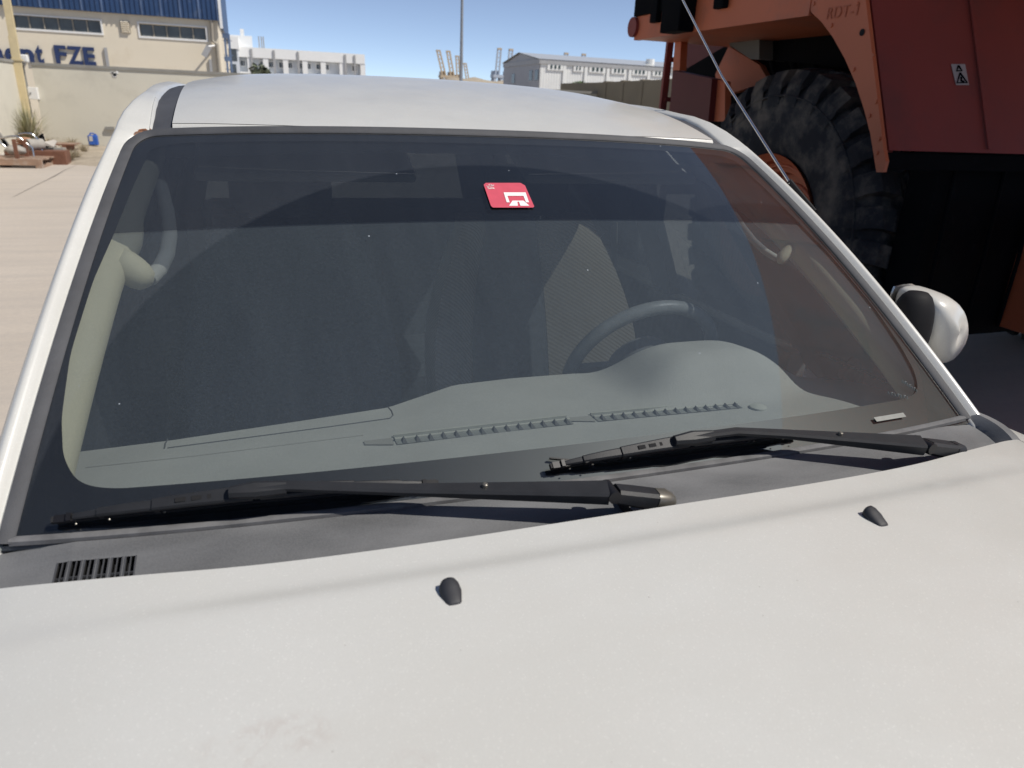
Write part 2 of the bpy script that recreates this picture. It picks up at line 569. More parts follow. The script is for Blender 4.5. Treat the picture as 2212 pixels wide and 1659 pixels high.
def sandz(x, y):
    e = min(1, max(0, (y - 17.9 - .5 * math.sin(x * .9) - .35 * math.sin(x * 2.3)) / 1.4))
    return .004 + e * (.05 + .05 * math.sin(x * 1.3 + y) * math.sin(y * 2.1 + x * .4) + .03 * math.sin(5 * x + 3 * y)) - (1 - e) * .02


b.grid(lambda x, y: (x, y, sandz(x, y)), us, vs)
struct(b.build('sand_verge', M['sand'], smooth=60))
# repaired joint running across the yard
jp = [atz(-40, 455, 0), atz(30, 425, 0), atz(75, 402, 0), atz(110, 385, 0), atz(140, 368, 0), atz(175, 352, 0)]
b = MB()
L, Rr = [], []
for i, p in enumerate(jp):
    wd = [.12, .12, .2, .3, .2, .14][i]
    L.append((p[0], p[1] - wd, .004)); Rr.append((p[0], p[1] + wd, .004))
b.rings([L, Rr], closed=False)
struct(b.build('pavement_joint', M['joint']))

# ================================================================== BACKGROUND BUILDINGS
M['creamwall'] = simple('cream_rendered_wall', (.62, .585, .49), .93, 0, .06, .5, .2, 12, dirt=((.52, .49, .41), 1.1, .52, .75))
M['coping'] = simple('grey_wall_coping', (.27, .26, .235), .9, 0, .12, 3)
M['cream'] = simple('cream_factory_paint', (.74, .66, .52), .85, 0, .04, .4, dirt=((.62, .53, .39), .8, .55, .8))
M['blueclad'] = simple('blue_ribbed_cladding', (.030, .070, .165), .45, .1, .15, .8, dirt=((.16, .19, .24), 1.6, .56, .8))
M['bluerib'] = simple('pale_blue_rib_edge', (.10, .15, .26), .45, .1, .3, 2)
M['blueletter'] = simple('navy_lettering', (.020, .038, .115), .5, 0, .08, 4)
M['winglass'] = simple('dull_window_glass', (.085, .10, .11), .22, 0, .25, 1.5)
M['winframe'] = simple('brown_grey_frame', (.30, .27, .22), .6, 0, .1, 4)
M['white_wall'] = simple('white_render', (.82, .82, .80), .9, 0, .03, .6)
M['bluewhite'] = simple('pale_grey_render', (.66, .69, .72), .9, 0, .03, .6)
M['greypipe'] = simple('grey_downpipe', (.36, .36, .36), .6, 0, .08, 3)
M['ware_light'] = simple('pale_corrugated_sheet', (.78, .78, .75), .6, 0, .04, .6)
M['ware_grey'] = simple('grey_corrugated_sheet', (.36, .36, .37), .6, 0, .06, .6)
M['greenglass'] = simple('dark_green_glazing', (.05, .075, .072), .3, 0, .2, 1.)
M['brownwall'] = simple('brown_block_wall', (.25, .215, .155), .9, 0, .08, 1.)
M['yellowpole'] = simple('yellow_painted_pole', (.62, .51, .30), .6, 0, .08, 5)
M['whitebox'] = simple('white_enclosure', (.78, .77, .74), .5, 0, .04, 10)
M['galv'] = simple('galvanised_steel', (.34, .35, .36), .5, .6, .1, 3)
M['cranehaze'] = simple('haze_tinted_crane_steel', (.40, .44, .50), .6, 0, .06, .05)  # distance haze is mixed into this pale crane colour
M['cranetan'] = simple('haze_faded_tan_crane_steel', (.47, .375, .26), .6, 0, .06, .05)  # crane tan with some distance haze in the colour


def yfor(px, py, z):
    d = ray(px, py); return CAM[1] + (z - CAM[2]) / d[2] * d[1]


# ---- cream boundary wall, straight behind the car, then a return towards the camera on the left
ZW = 2.26
xc = at(45, 137, WALLY)[0]
t = thing('boundary_wall', (5, WALLY, 0), 'long cream rendered boundary wall behind the car', 'wall')
b = MB(); b.box2((xc + .25, WALLY, -.3), (40, WALLY + .22, ZW - .05)); b.build('wall_face', M['creamwall'], t)
b = MB(); b.box2((xc + .25, WALLY - .03, ZW - .05), (40, WALLY + .25, ZW + .03)); b.build('coping', M['coping'], t)
b = MB()
for k in range(9):
    a = rng.random(3)
    b.box((at(240 + 14 * a[0], 158, WALLY)[0], WALLY - .009, at(247, 156 + 9 * a[1], WALLY)[2]), (.04 + .06 * a[2], .012, .03 + .05 * a[0]))
b.build('paint_splash', M['whitebox'], t)
b = MB(); p = at(238, 277, WALLY); b.box((p[0], WALLY - .04, p[2]), (.24, .08, .09)); b.build('drain_spout', M['coping'], t)
t = thing('side_boundary_wall', (xc, 16, 0), 'cream side wall running towards the camera at left edge', 'wall')
b = MB(); b.box2((xc - .2, 4, -.3), (xc, WALLY + .2, ZW - .02)); b.build('wall_face', M['creamwall'], t)
b = MB(); b.box2((xc - .23, 4, ZW - .02), (xc + .03, WALLY + .2, ZW + .05)); b.build('coping', M['coping'], t)

# ---- yellow pole with bracket, slightly leaning, in the corner
pt, pb = at(10, -40, WALLY - .7), at(57, 262, WALLY - .7)
pb = np.array([pb[0], WALLY - .7, 0.0]); pt = np.array([pt[0], WALLY - .7, 6.0])
p0 = at(57, 240, WALLY - .7); p1 = at(14, 0, WALLY - .7)
dirp = (p1 - p0) / (p1[2] - p0[2])
base = p0 - dirp * p0[2]; top = p0 + dirp * (6.5 - p0[2])
t = thing('yellow_pole', tuple(base), 'yellow square steel pole leaning in the corner of the cream walls', 'pole')
b = MB(); b.bar([base, top], .17, .13, (0, 1, 0)); b.build('shaft', M['yellowpole'], t)
b = MB(); b.bar([base + np.array([-.095, -.05, 0]), base + dirp * 2.9 + np.array([-.095, -.05, 0])], .025, .025, (0, 1, 0)); b.build('conduit', M['yellowpole'], t)
b = MB(); q = p0 + dirp * (2.32 - p0[2]); b.box((q[0], q[1], q[2]), (.24, .18, .05)); b.build('clamp_band', M['yellowpole'], t)
# ---- meter box with a grey strip modelling the shadow band beside it
pl, pr = at(62, 188, WALLY), at(87, 215, WALLY)
t = thing('meter_box', ((pl[0] + pr[0]) / 2, WALLY, pr[2]), 'small white meter box mounted on the cream wall beside the yellow pole', 'electrical box')
b = MB(); b.box2((pl[0], WALLY - .19, pr[2]), (pr[0], WALLY - .003, pl[2])); b.build('enclosure', M['whitebox'], t, bevel=.01)
b = MB(); b.box((pl[0] + .06, WALLY - .2, (pl[2] + pr[2]) / 2), (.03, .02, .05)); b.build('latch', M['galv'], t)
b = MB(); b.box2((pl[0] - .13, WALLY - .06, pr[2] + .05), (pl[0] - .01, WALLY - .003, ZW - .06)); b.build('wall_shadow_strip', M['galv'], t)
# ---- white lamp on the wall top
p = at(46, 126, WALLY - .25)
t = thing('wall_lamp', (p[0], WALLY - .2, p[2]), 'small white lamp with red mark on top of the wall corner', 'lamp')
b = MB(); b.box((p[0], WALLY - .25, p[2]), (.34, .2, .2)); b.build('lamp_head', M['whitebox'], t, bevel=.03)
b = MB(); b.box((p[0] - .04, WALLY - .36, p[2] - .06), (.07, .012, .05)); b.build('red_mark', M['tagred'], t)
b = MB(); b.box((p[0], WALLY - .1, p[2] - .13), (.05, .3, .06)); b.build('bracket', M['galv'], t)

# ---- factory building with blue cladding and lettering
FY = 32.0
fx1 = at(474, 100, FY)[0]
zt = at(250, 27, FY)[2]
t = thing('factory_building', (-10, FY, 0), 'cream factory with blue ribbed cladding and navy lettering', 'building')


def fz(px, py): return at(px, py, FY)[2]
def fx(px, py): return at(px, py, FY)[0]


wins = [(27, 34, 220, 70, 6), (300, 52, 446, 85, 5)]
rects = []
for (a, y0, c, y1, n) in wins:
    rects.append((fx(a, y0), fx(c, y1), fz((a + c) / 2, (y0 + y1) / 2 + 13.5), fz((a + c) / 2, (y0 + y1) / 2 - 13.5), n))
# wall face with two long openings, as bands
zlo, zhi = rects[0][2], rects[0][3]
b = MB()
xs = [-30, rects[0][0], rects[0][1], rects[1][0], rects[1][1], fx1]
b.box2((-30, FY, 0), (fx1, FY + .3, zlo))
b.box2((-30, FY, zhi), (fx1, FY + .3, zt))
for a, c in ((xs[0], xs[1]), (xs[2], xs[3]), (xs[4], xs[5])):
    b.box2((a, FY, zlo), (c, FY + .3, zhi))
b.box2((-30, FY + .31, 0), (fx1, FY + 14, zt))
b.build('wall', M['cream'], t)
for (x0, x1, z0, z1, n) in rects:
    fr = MB(); fw = .05
    fr.box2((x0 - .06, FY - .03, z0 - .07), (x1 + .06, FY + .05, z0)); fr.box2((x0 - .06, FY - .03, z1), (x1 + .06, FY + .05, z1 + .05))
    fr.box2((x0 - .06, FY - .03, z0), (x0, FY + .05, z1)); fr.box2((x1, FY - .03, z0), (x1 + .06, FY + .05, z1))
    wo_ = fr.build('window', M['whitebox'], t)
    wd = (x1 - x0) / n
    for k in range(n):
        g = MB(); g.box2((x0 + k * wd + .02, FY + .12, z0), (x0 + (k + 1) * wd - .02, FY + .14, z1)); g.build('pane', M['winglass'], wo_)
    for k in range(1, n):
        g = MB(); g.box2((x0 + k * wd - .02, FY + .08, z0), (x0 + k * wd + .02, FY + .13, z1)); g.build('mullion', M['winframe'], wo_)
# cladding with ribs
b = MB(); b.box2((-30, FY - .16, zt - .03), (fx1 + .1, FY + 14.2, zt + 5)); cl = b.build('cladding', M['blueclad'], t)
k = 0
x = -12.0
while x < fx1 + .05:
    b = MB(); b.box2((x, FY - .20, zt - .03), (x + (.03 if k % 4 else .06), FY - .161, zt + 4.9))
    o = b.build('rib', M['bluerib'] if k % 4 == 0 else M['blueclad'], cl); x += .165; k += 1
b = MB(); b.box2((fx1 + .1, FY - .22, zt - .3), (fx1 + .2, FY - .1, zt + 5)); b.build('corner_flashing', M['white_wall'], cl)
# louvre
z0, z1 = fz(270, 71), fz(270, 46); x0, x1 = fx(260, 58), fx(281, 58)
b = MB(); b.box2((x0, FY - .03, z0), (x1, FY + .01, z1)); lv = b.build('louvre_vent', M['winframe'], t)
for k in range(6):
    zz = z0 + (z1 - z0) * (k + .5) / 6
    b = MB(); b.box(((x0 + x1) / 2, FY - .06, zz), (x1 - x0 - .06, .05, .035), Matrix.Rotation(R(35), 3, 'X')); b.build('slat', M['cream'], lv)
# lettering: each letter its own piece
CAPH = fz(160, 99) - fz(160, 138)


def letter(ch, px0, px1, pyt, hgt, lower=False):
    me = text_mesh(ch, 1.0, .03, .03)
    co = np.array([v.co[:] for v in me.vertices])
    mn, mx = co.min(0), co.max(0)
    xa, xb = fx(px0, pyt), fx(px1, pyt); zb = fz((px0 + px1) / 2, pyt) - hgt
    for v in me.vertices:
        c = v.co
        X = xa + (c.x - mn[0]) / (mx[0] - mn[0]) * (xb - xa)
        Z = zb + (c.y - mn[1]) / (mx[1] - mn[1]) * hgt
        v.co = Vector((X - t.location.x, (FY - .04 + c.z) - FY, Z))
    me.materials.clear(); me.materials.append(M['blueletter'])
    o = bpy.data.objects.new('letter', me); C.objects.link(o); o.parent = t


hc = CAPH; hx = CAPH * .80
for (ch, a, c, py, h) in [('F', 116, 141, 98, hc), ('Z', 143, 176, 100, hc), ('E', 178, 203, 102, hc),
                          ('t', 74, 90, 98, CAPH), ('n', 42, 71, 106, hx), ('e', 9, 33, 104, hx), ('m', -42, 3, 101, hx)]:
    letter(ch, a, c, py, h)
# rods, downpipe, floodlight
for (px, ya, yb) in ((228, 103, 150), (454, 128, 165)):
    b = MB(); b.box2((fx(px, ya) - .05, FY - .08, 0), (fx(px, ya) + .05, FY - .005, fz(px, ya))); b.build('vent_pipe', M['greypipe'], t)
q = [at(456, 36, FY - .1), at(459, 88, FY - .1), at(468, 95, FY - .1), at(473, 150, FY - .1)]
q.append(np.array([q[-1][0], FY - .1, 0]))
b = MB(); b.tube(q, .06, 8); b.build('downpipe', M['winframe'], t)
fl = MB(); p = at(446, 111, FY - .5); fl.box(p, (.2, .16, .42), Matrix.Rotation(R(32), 3, 'Y')); fo = fl.build('floodlight', M['greypipe'], t)
b = MB(); b.tube([at(449, 101, FY - .4), at(466, 98, FY - .05)], .04, 6); b.build('lamp_arm', M['whitebox'], fo)

# ---- blue caged ladder beyond the factory corner
LY = 37.0
p0, p1 = at(479, 60, LY), at(497, 160, LY)
t = thing('caged_ladder', (p0[0], LY, 0), 'tall blue caged access ladder at the factory corner', 'ladder')
zt2 = at(488, 73, LY)[2]
for px in (480, 488, 497):
    b = MB(); xx = at(px, 110, LY)[0]; b.box2((xx - .045, LY - .04, 0), (xx + .045, LY + .04, zt2)); b.build('stile', M['bluerib'], t)
xa, xb = at(480, 110, LY)[0], at(497, 110, LY)[0]
for k in range(5):
    z = zt2 - .08 - k * .95
    b = MB(); b.box2((xa, LY - .06, z - .1), (xb, LY - .045, z + .1)); b.build('hoop', M['bluerib'], t)
zz = .3
while zz < zt2 - .2:
    b = MB(); b.box2((xa, LY + .045, zz), (xa + .45, LY + .075, zz + .03)); b.build('rung', M['bluerib'], t); zz += .6

# ---- long white building with pilasters
BY = 90.0


def q2(zx, zy): return (438.9 + zx * .2248, zy * .2248)


def bx(zx, zy): return at(*q2(zx, zy), BY)[0]
def bz(zx, zy): return at(*q2(zx, zy), BY)[2]


t = thing('white_long_building', (at(650, 140, BY)[0], BY, 0), 'long low white building with pilasters and small dark windows', 'building')
ztop = bz(900, 497); xl, xr = bx(340, 600), bx(1545, 600)
zb_ = bz(900, 578)
b = MB(); b.box2((xl, BY + .6, 0), (xr, BY + 14, ztop)); b.build('wall', M['bluewhite'], t)
b = MB(); b.box2((xl - .1, BY - .1, zb_), (xr + .1, BY + .599, ztop + .15)); b.build('parapet_band', M['white_wall'], t)
b = MB(); b.box2((xl, BY - .1, 0), (xr, BY + .599, bz(900, 716))); b.build('plinth', M['white_wall'], t)
for zx in (455, 605, 795, 980, 1155, 1335, 1535):
    x = bx(zx, 650); b = MB(); b.box2((x - .28, BY - .05, bz(900, 716) + .01), (x + .28, BY + .598, zb_ - .01)); b.build('pilaster', M['white_wall'], t)
for zx in (470, 685, 915, 1365, 1455):
    x = bx(zx, 600); b = MB(); b.box2((x - .11, BY - .2, 0), (x + .11, BY - .12, ztop)); b.build('downpipe', M['greypipe'], t)
for zx in (380, 568, 652, 752, 835, 935, 1015, 1112, 1190, 1365, 1460):
    zy = 605 + (zx - 380) * .0475
    x0, x1 = bx(zx - 20, zy), bx(zx + 20, zy); z0, z1 = bz(zx, zy + 24), bz(zx, zy - 24)
    f = MB()
    for (a, c, e, g_) in ((x0 - .1, x1 + .1, z0 - .1, z0), (x0 - .1, x1 + .1, z1, z1 + .1), (x0 - .1, x0, z0, z1), (x1, x1 + .1, z0, z1)):
        f.box2((a, BY + .5, e), (c, BY + .62, g_))
    wobj = f.build('window', M['white_wall'], t)
    xm = x0 + (x1 - x0) * .55
    b = MB(); b.box2((x0, BY + .57, z0), (xm, BY + .595, z1)); b.build('pane', M['winglass'], wobj)
    b = MB(); b.box2((xm + .06, BY + .57, z0), (x1, BY + .595, z1)); b.build('pane', M['winglass'], wobj)
tl, tr_ = bx(232, 400), bx(330, 400); tz = bz(280, 358)
b = MB(); b.box2((tl, BY - 1.2, 0), (tr_, BY + 4, tz - 1.2)); tw = b.build('tower', M['bluewhite'], t)
b = MB(); b.box2((tl - .1, BY - 1.3, tz - 1.199), (tr_ + .1, BY + 4.1, tz)); b.build('tower_cap', M['white_wall'], tw)
for zy in (522, 685):
    x = bx(278, zy); z = bz(278, zy); b = MB(); b.box2((x - .5, BY - 1.24, z - .7), (x + .5, BY - 1.21, z + .7)); b.build('tower_window', M['winglass'], tw)
x = bx(385, 455); b = MB(); b.box2((x - 1.3, BY + 2, ztop), (x + 1.0, BY + 4, ztop + 1.4)); b.box2((x - .2, BY + 2.5, ztop + 1.4), (x + .2, BY + 2.9, ztop + 2.1)); b.build('roof_tank', M['white_wall'], t)
b = MB()
for zx in (545, 570, 590):
    x = bx(zx, 460); b.tube([(x, BY + 3, ztop), (x, BY + 3, ztop + 1.5)], .07, 5)
b.build('roof_aerial', M['greypipe'], t)

# ---- plants standing in front of the white building


def leaf_blob(name, c, rx, ry, rz, n, size, mat, parent):
    b = MB()
    for k in range(n):
        d = rng.normal(size=3); d /= np.linalg.norm(d); r_ = rng.random() ** .4
        p = np.array(c) + d * r_ * np.array([rx, ry, rz])
        a = rng.normal(size=3); a /= np.linalg.norm(a); e = np.cross(a, d); e /= (np.linalg.norm(e) + 1e-6)
        s = size * (.6 + .8 * rng.random())
        b.add([p - a * s, p + e * s * .5, p + a * s, p - e * s * .5], [(0, 1, 2, 3)])
    return b.build(name, mat, parent)


M['leafgrey'] = simple('dusty_leaves', (.10, .115, .07), .8, 0, .35, 2.)
M['leafgreen'] = simple('green_leaves', (.09, .14, .05), .75, 0, .35, 2.)
M['bark'] = simple('brown_stem', (.12, .085, .055), .9, 0, .2, 10)
for (zx, zy, s, lab) in ((525, 698, .8, 'larger grey shrub in front of the white building'), (585, 698, .5, 'smaller grey shrub in front of the white building, right of the larger one')):
    x, z = bx(zx, zy), bz(zx, zy)
    t = thing('roadside_shrub', (x, BY - 4, 0), lab, 'shrub', 'shrubs by the white building')
    leaf_blob('foliage', (x, BY - 4, z), s, s, s * 1.0, 70, .35, M['leafgrey'], t)
    b = MB(); b.tube([(x, BY - 4, 0), (x + .1, BY - 4, z)], [.14, .05], 6); b.build('stem', M['bark'], t)

# ---- street light column
SY = 42.0
x = at(997, 100, SY)[0]
t = thing('street_light', (x, SY, 0), 'tall grey street light column above the car roof', 'street light')
b = MB(); b.tube([(x, SY, 0), (x, SY, 6), (x, SY, 11.5)], [.12, .085, .06], 12); b.build('column', M['galv'], t, smooth=40)
b = MB(); b.tube([(x, SY, 11.4), (x, SY - .6, 11.9), (x, SY - 2, 12.1)], .04, 8); ar = b.build('arm', M['galv'], t)
b = MB(); b.box((x, SY - 2.3, 12.1), (.3, .7, .14)); b.build('lantern', M['greypipe'], t, bevel=.03)

# ---- grey warehouse
WY = 75.0


def q3(zx, zy): return (877.8 + zx * .2728, zy * .2728)


def wx(zx, zy): return at(*q3(zx, zy), WY)[0]
def wz(zx, zy): return at(*q3(zx, zy), WY)[2]


X0 = wx(1057, 580); ZE = wz(1400, 497)
t = thing('warehouse', (X0 + 15, WY, 0), 'pale corrugated warehouse with a grey gable end and strips of small windows', 'warehouse')
X1 = X0 + 46
b = MB(); b.box2((X0 + .02, WY + .02, 0), (X1, WY + 12, ZE)); b.build('wall', M['ware_light'], t)
b = MB(); b.box2((X0 - .15, WY - .15, ZE - .35), (X1, WY + 12.1, ZE + .1)); b.build('eaves_trim', M['greypipe'], t)
# gable end with shallow ridge
Y2 = WY + 12.1
b = MB(); ridge = ZE + .9
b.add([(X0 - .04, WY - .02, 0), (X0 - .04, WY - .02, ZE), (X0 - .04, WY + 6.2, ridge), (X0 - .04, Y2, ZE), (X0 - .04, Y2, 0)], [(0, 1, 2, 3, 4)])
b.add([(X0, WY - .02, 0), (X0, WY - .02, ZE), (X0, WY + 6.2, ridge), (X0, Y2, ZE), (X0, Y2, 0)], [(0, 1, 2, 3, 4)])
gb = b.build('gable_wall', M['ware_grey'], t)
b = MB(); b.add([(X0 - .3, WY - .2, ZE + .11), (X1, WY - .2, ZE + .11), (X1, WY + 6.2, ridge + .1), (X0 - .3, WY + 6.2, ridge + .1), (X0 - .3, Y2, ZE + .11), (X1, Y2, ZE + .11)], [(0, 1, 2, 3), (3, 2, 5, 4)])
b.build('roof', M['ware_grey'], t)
x = X0 + .15; b = MB()
while x < X0 + 31:
    b.box2((x, WY + .0, 0), (x + .13, WY + .015, ZE - .36)); x += .30
b.build('corrugation', M['ware_light'], t)['kind'] = 'stuff'
for zx in (1250, 1420, 1595, 1770, 1920):
    x = wx(zx, 560); b = MB(); b.box2((x - .16, WY - .12, 0), (x + .16, WY - .05, ZE - .36)); b.build('downpipe', M['ware_light'], t)
for (a, c, zy) in ((1130, 1225, 530), (1335, 1385, 540), (1460, 1560, 550), (1635, 1725, 560), (1800, 1890, 570), (1960, 2045, 578)):
    x0, x1 = wx(a, zy), wx(c, zy); z0, z1 = wz((a + c) / 2, zy + 15), wz((a + c) / 2, zy - 13)
    n = 3 if c - a > 60 else 2
    b = MB(); b.box2((x0 - .2, WY - .12, z0 - .15), (x1 + .2, WY - .06, z1 + .15)); fr = b.build('window', M['ware_light'], t)
    wd = (x1 - x0) / n
    for k in range(n):
        b = MB(); b.box2((x0 + k * wd + .12, WY - .16, z0), (x0 + (k + 1) * wd - .12, WY - .125, z1)); b.build('pane', M['greenglass'], fr)
for (yy, zz) in ((WY + 8.4, 4.6), (WY + 2.6, 4.8), (WY + .8, 4.8)):
    b = MB(); b.box2((X0 - .09, yy - .5, zz - .5), (X0 - .05, yy + .5, zz + .5)); b.build('gable_vent', M['winglass'], gb)
x = wx(2035, 500); b = MB(); b.tube([(x, WY + 3, ZE), (x, WY + 3, ZE + 1.0)], .5, 10); b.build('roof_ventilator', M['whitebox'], t)

# ---- brown block wall and bush in front of the warehouse
za = 2.6
A_ = (1216, 180.5); B_ = (1292, 178.5); D_ = (1475, 170.5)
pa, pb_, pd = [at(p[0], p[1], yfor(p[0], p[1], za)) for p in (A_, B_, D_)]
t = thing('brown_block_wall', tuple((pb_ + pd) / 2 * np.array([1, 1, 0])), 'brown block boundary wall in front of the pale warehouse', 'wall')
for (u, v) in ((pa, pb_), (pb_, pd)):
    b = MB(); b.bar([(u[0], u[1], za / 2 - .1), (v[0], v[1], za / 2 - .1)], .2, za + .2, (0, 0, 1)); b.build('wall_run', M['brownwall'], t)
for k in range(4):
    q = pb_ + (pd - pb_) * (k + .6) / 4.3
    b = MB(); b.box2((q[0] - .14, q[1] - .17, 0), (q[0] + .14, q[1] + .05, za + .03)); b.build('pier', M['brownwall'], t)
YB = 36.0
p = at(1252, 188, YB)
t = thing('green_bush', (p[0], YB, 0), 'green bush showing above the cream wall before the warehouse', 'bush')
leaf_blob('foliage', (p[0], YB, p[2] - .05), .62, .5, .34, 420, .10, M['leafgreen'], t)
b = MB(); b.tube([(p[0], YB, 0), (p[0], YB, p[2])], [.1, .04], 6); b.build('stem', M['bark'], t)

# ---- sand stockpile far behind
YS = 160.0
x0, x1 = at(985, 180, YS)[0], at(1110, 180, YS)[0]; zt_ = at(1010, 163, YS)[2]
b = MB()
us = np.linspace(x0 - 14, x1 + 60, 40); vs = np.linspace(YS - 10, YS + 10, 10)
b.grid(lambda x, y: (x, y, max(-.2, zt_ * (math.exp(-((x - x0 - 2) / 16) ** 2) * .22 + .72) * (1 - ((y - YS) / 10) ** 2) * min(1, max(0, (x - x0 + 14) / 12)) + .3 * math.sin(x))), us, vs)
tag(b.build('sand_stockpile', M['sand'], smooth=80), 'tan sand stockpile on the horizon below the cranes', 'sand pile')

# ---- port cranes on the skyline
def crane(px, ptop, pbot, D, mat, label, lean=0.0):
    p = at(px, ptop, D); g = at(px, pbot, D)
    H = p[2]; x = g[0]; s = H
    t = thing('port_crane', (x, D, 0), label, 'crane', 'port cranes on the skyline')
    wdt = .13 * s
    b = MB()
    for sx in (-1, 1):
        for sy in (-1, 1):
            b.bar([(x + sx * wdt, D + sy * wdt, 0), (x + sx * wdt * .45, D + sy * wdt * .5, .5 * s)], .045 * s, .045 * s, (0, 1, 0))
    b.build('portal_legs', mat, t)
    b = MB(); b.box((x, D, .52 * s), (.2 * s, .2 * s, .05 * s)); b.box((x, D, .30 * s), (.26 * s, .2 * s, .03 * s)); b.build('portal_beam', mat, t)
    b = MB()
    for sx in (-1, 1):
        b.bar([(x + sx * .035 * s, D, .52 * s), (x + sx * .03 * s + lean * s, D, s)], .027 * s, .027 * s, (0, 1, 0))
    for k in range(7):
        f = k / 6; b.box((x + lean * s * f, D, s * (.54 + .45 * f)), (.075 * s, .02 * s, .014 * s))
    b.build('raised_boom', mat, t)
    b = MB(); b.box((x + lean * s, D, s * .985), (.085 * s, .04 * s, .03 * s)); b.build('boom_head', M['cranetan'], t)
    b = MB(); b.box((x - .02 * s, D + .1 * s, .58 * s), (.09 * s, .16 * s, .07 * s)); b.build('machinery_house', mat, t)


def qz(zx, zy): return (877.8 + zx * .2728, zy * .2728)


for (zx, zt__, lean, mat, lab) in ((300, 398, -.13, 'cranetan', 'leftmost tan port crane with boom raised'),
                                   (365, 403, -.10, 'cranetan', 'second tan port crane from the left, boom raised'),
                                   (412, 440, -.04, 'cranetan', 'tan port crane just left of the street light column'),
                                   (488, 500, -.10, 'cranetan', 'low tan port crane just right of the street light column'),
                                   (712, 378, .03, 'cranehaze', 'tall haze-paled port crane left of the warehouse'),
                                   (805, 385, .02, 'cranehaze', 'haze-paled port crane rising behind the warehouse gable'),
                                   (1240, 415, 0.0, 'cranehaze', 'port crane top above the warehouse roof, left one'),
                                   (1375, 423, 0.0, 'cranehaze', 'port crane top above the warehouse roof, right one')):
    px, pt_ = qz(zx, zt__)
    crane(px, pt_, 178 + .0435 * (px - 930) + 40, 900.0, M[mat], lab, lean)

# ================================================================== THE WHITE CAR
car = thing('white_suv', (0, .9, 0), 'dusty white off-road car with dirty windscreen, seen over its bonnet', 'car')


def P_(xn, s):
    wd = .728 - .103 * s
    bb = 1 - .6 * xn ** 2 - .4 * xn ** 4
    y0 = .645 * s
    return np.array([xn * wd, y0 - .04 * bb, 1.213 + .784 * y0 - .2295 * y0 * y0 + .02 * bb * s])


def G(xn, s, h=0.0):
    p = P_(xn, s)
    if h:
        e = 1e-4
        n = np.cross(P_(xn + e, s) - P_(xn - e, s), P_(xn, s + e) - P_(xn, s - e)); n /= np.linalg.norm(n)
        p = p + h * n
    return p


def GN(xn, s):
    e = 1e-4
    n = np.cross(P_(xn + e, s) - P_(xn - e, s), P_(xn, s + e) - P_(xn, s - e)); return n / np.linalg.norm(n)


def proj(p):
    d = np.array(p) - CAM; z = d @ CF
    return np.array([WPX / 2 + FPX * (d @ CR) / z, HPX / 2 - FPX * (d @ CU) / z])


def inv(px, py, h=0.0):
    q = np.array([0., .5]); tgt = np.array([px, py])
    for i in range(60):
        r = proj(G(q[0], q[1], h)) - tgt
        J = np.stack([(proj(G(q[0] + 1e-5, q[1], h)) - tgt - r) / 1e-5, (proj(G(q[0], q[1] + 1e-5, h)) - tgt - r) / 1e-5], 1)
        st = np.linalg.solve(J, -r); m = np.abs(st).max()
        q = q + st * min(1, .3 / m if m > 0 else 1)
        if m < 1e-8: break
    return q


def on(px, py, h=0.0):
    q = inv(px, py, h); return G(q[0], q[1], h)


# ---- windscreen
xs = np.linspace(-1.012, 1.012, 61); ss = np.linspace(-.012, 1.012, 41)
b = MB(); b.grid(lambda a, s: G(a, s), xs, ss)
ws = b.build('windscreen', M['glass'], car, smooth=180)
# black ceramic border: ring between the outer edge and the clear area
xin = [(-.02, .90), (.074, .919), (.13, .953), (.20, .971), (.327, .985), (.50, .982), (.63, .969), (.80, .960), (.90, .952), (.945, .94)]


def frit_x(s):
    s_ = [a for a, _ in xin]; v = [c for _, c in xin]; return float(np.interp(s, s_, v))


def inner_loop():
    pts = []
    # bottom edge, left to right; rounded corners; up right; top; down left
    S0, S1 = .073, .962
    pts += [(x, S0) for x in np.linspace(-.86, .86, 40)]
    cr = [(.90, .079), (.925, .092), (.941, .112)]
    side = [(frit_x(s), s) for s in np.linspace(.136, .90, 26)]
    pts += cr + side + [(.955, .932), (.93, .95), (.90, .959)]
    pts += [(x, S1) for x in np.linspace(.86, -.86, 40)]
    pts += [(-.90, .959), (-.93, .95), (-.955, .932)] + [(-a, s) for a, s in side[::-1]] + [(-a, s) for a, s in cr[::-1]]
    return pts


IL = inner_loop()
for _ in range(2):      # round the corners
    IL = [q for i in range(len(IL)) for q in ((.75 * IL[i][0] + .25 * IL[(i + 1) % len(IL)][0], .75 * IL[i][1] + .25 * IL[(i + 1) % len(IL)][1]),
                                              (.25 * IL[i][0] + .75 * IL[(i + 1) % len(IL)][0], .25 * IL[i][1] + .75 * IL[(i + 1) % len(IL)][1]))]
OL = []
for (a, s) in IL:
    ca, cs = 0.0, .5
    k = max(abs(a - ca) / 1.012, abs(s - cs) / .512)
    OL.append((ca + (a - ca) / k, cs + (s - cs) / k))
b = MB(); b.rings([[G(a, s, -.004) for a, s in OL], [G(a, s, -.004) for a, s in IL]], True, False)
b.build('ceramic_border', M['frit'], car, smooth=180)
# tinted sun band along the top
b = MB(); b.grid(lambda a, v: G(a, .651 - .018 * a * a + v * (.321 + .018 * a * a), -.0065), np.linspace(-.985, .985, 41), np.linspace(0, 1, 14))
b.build('sun_band', M['band'], car, smooth=180)

b = MB(); b.grid(lambda a, s: G(a, s, -.009), np.linspace(-1.0, 1.0, 41), np.linspace(.01, .99, 31))
b.build('inner_dust_film', haze_film_mat(), car, smooth=180)

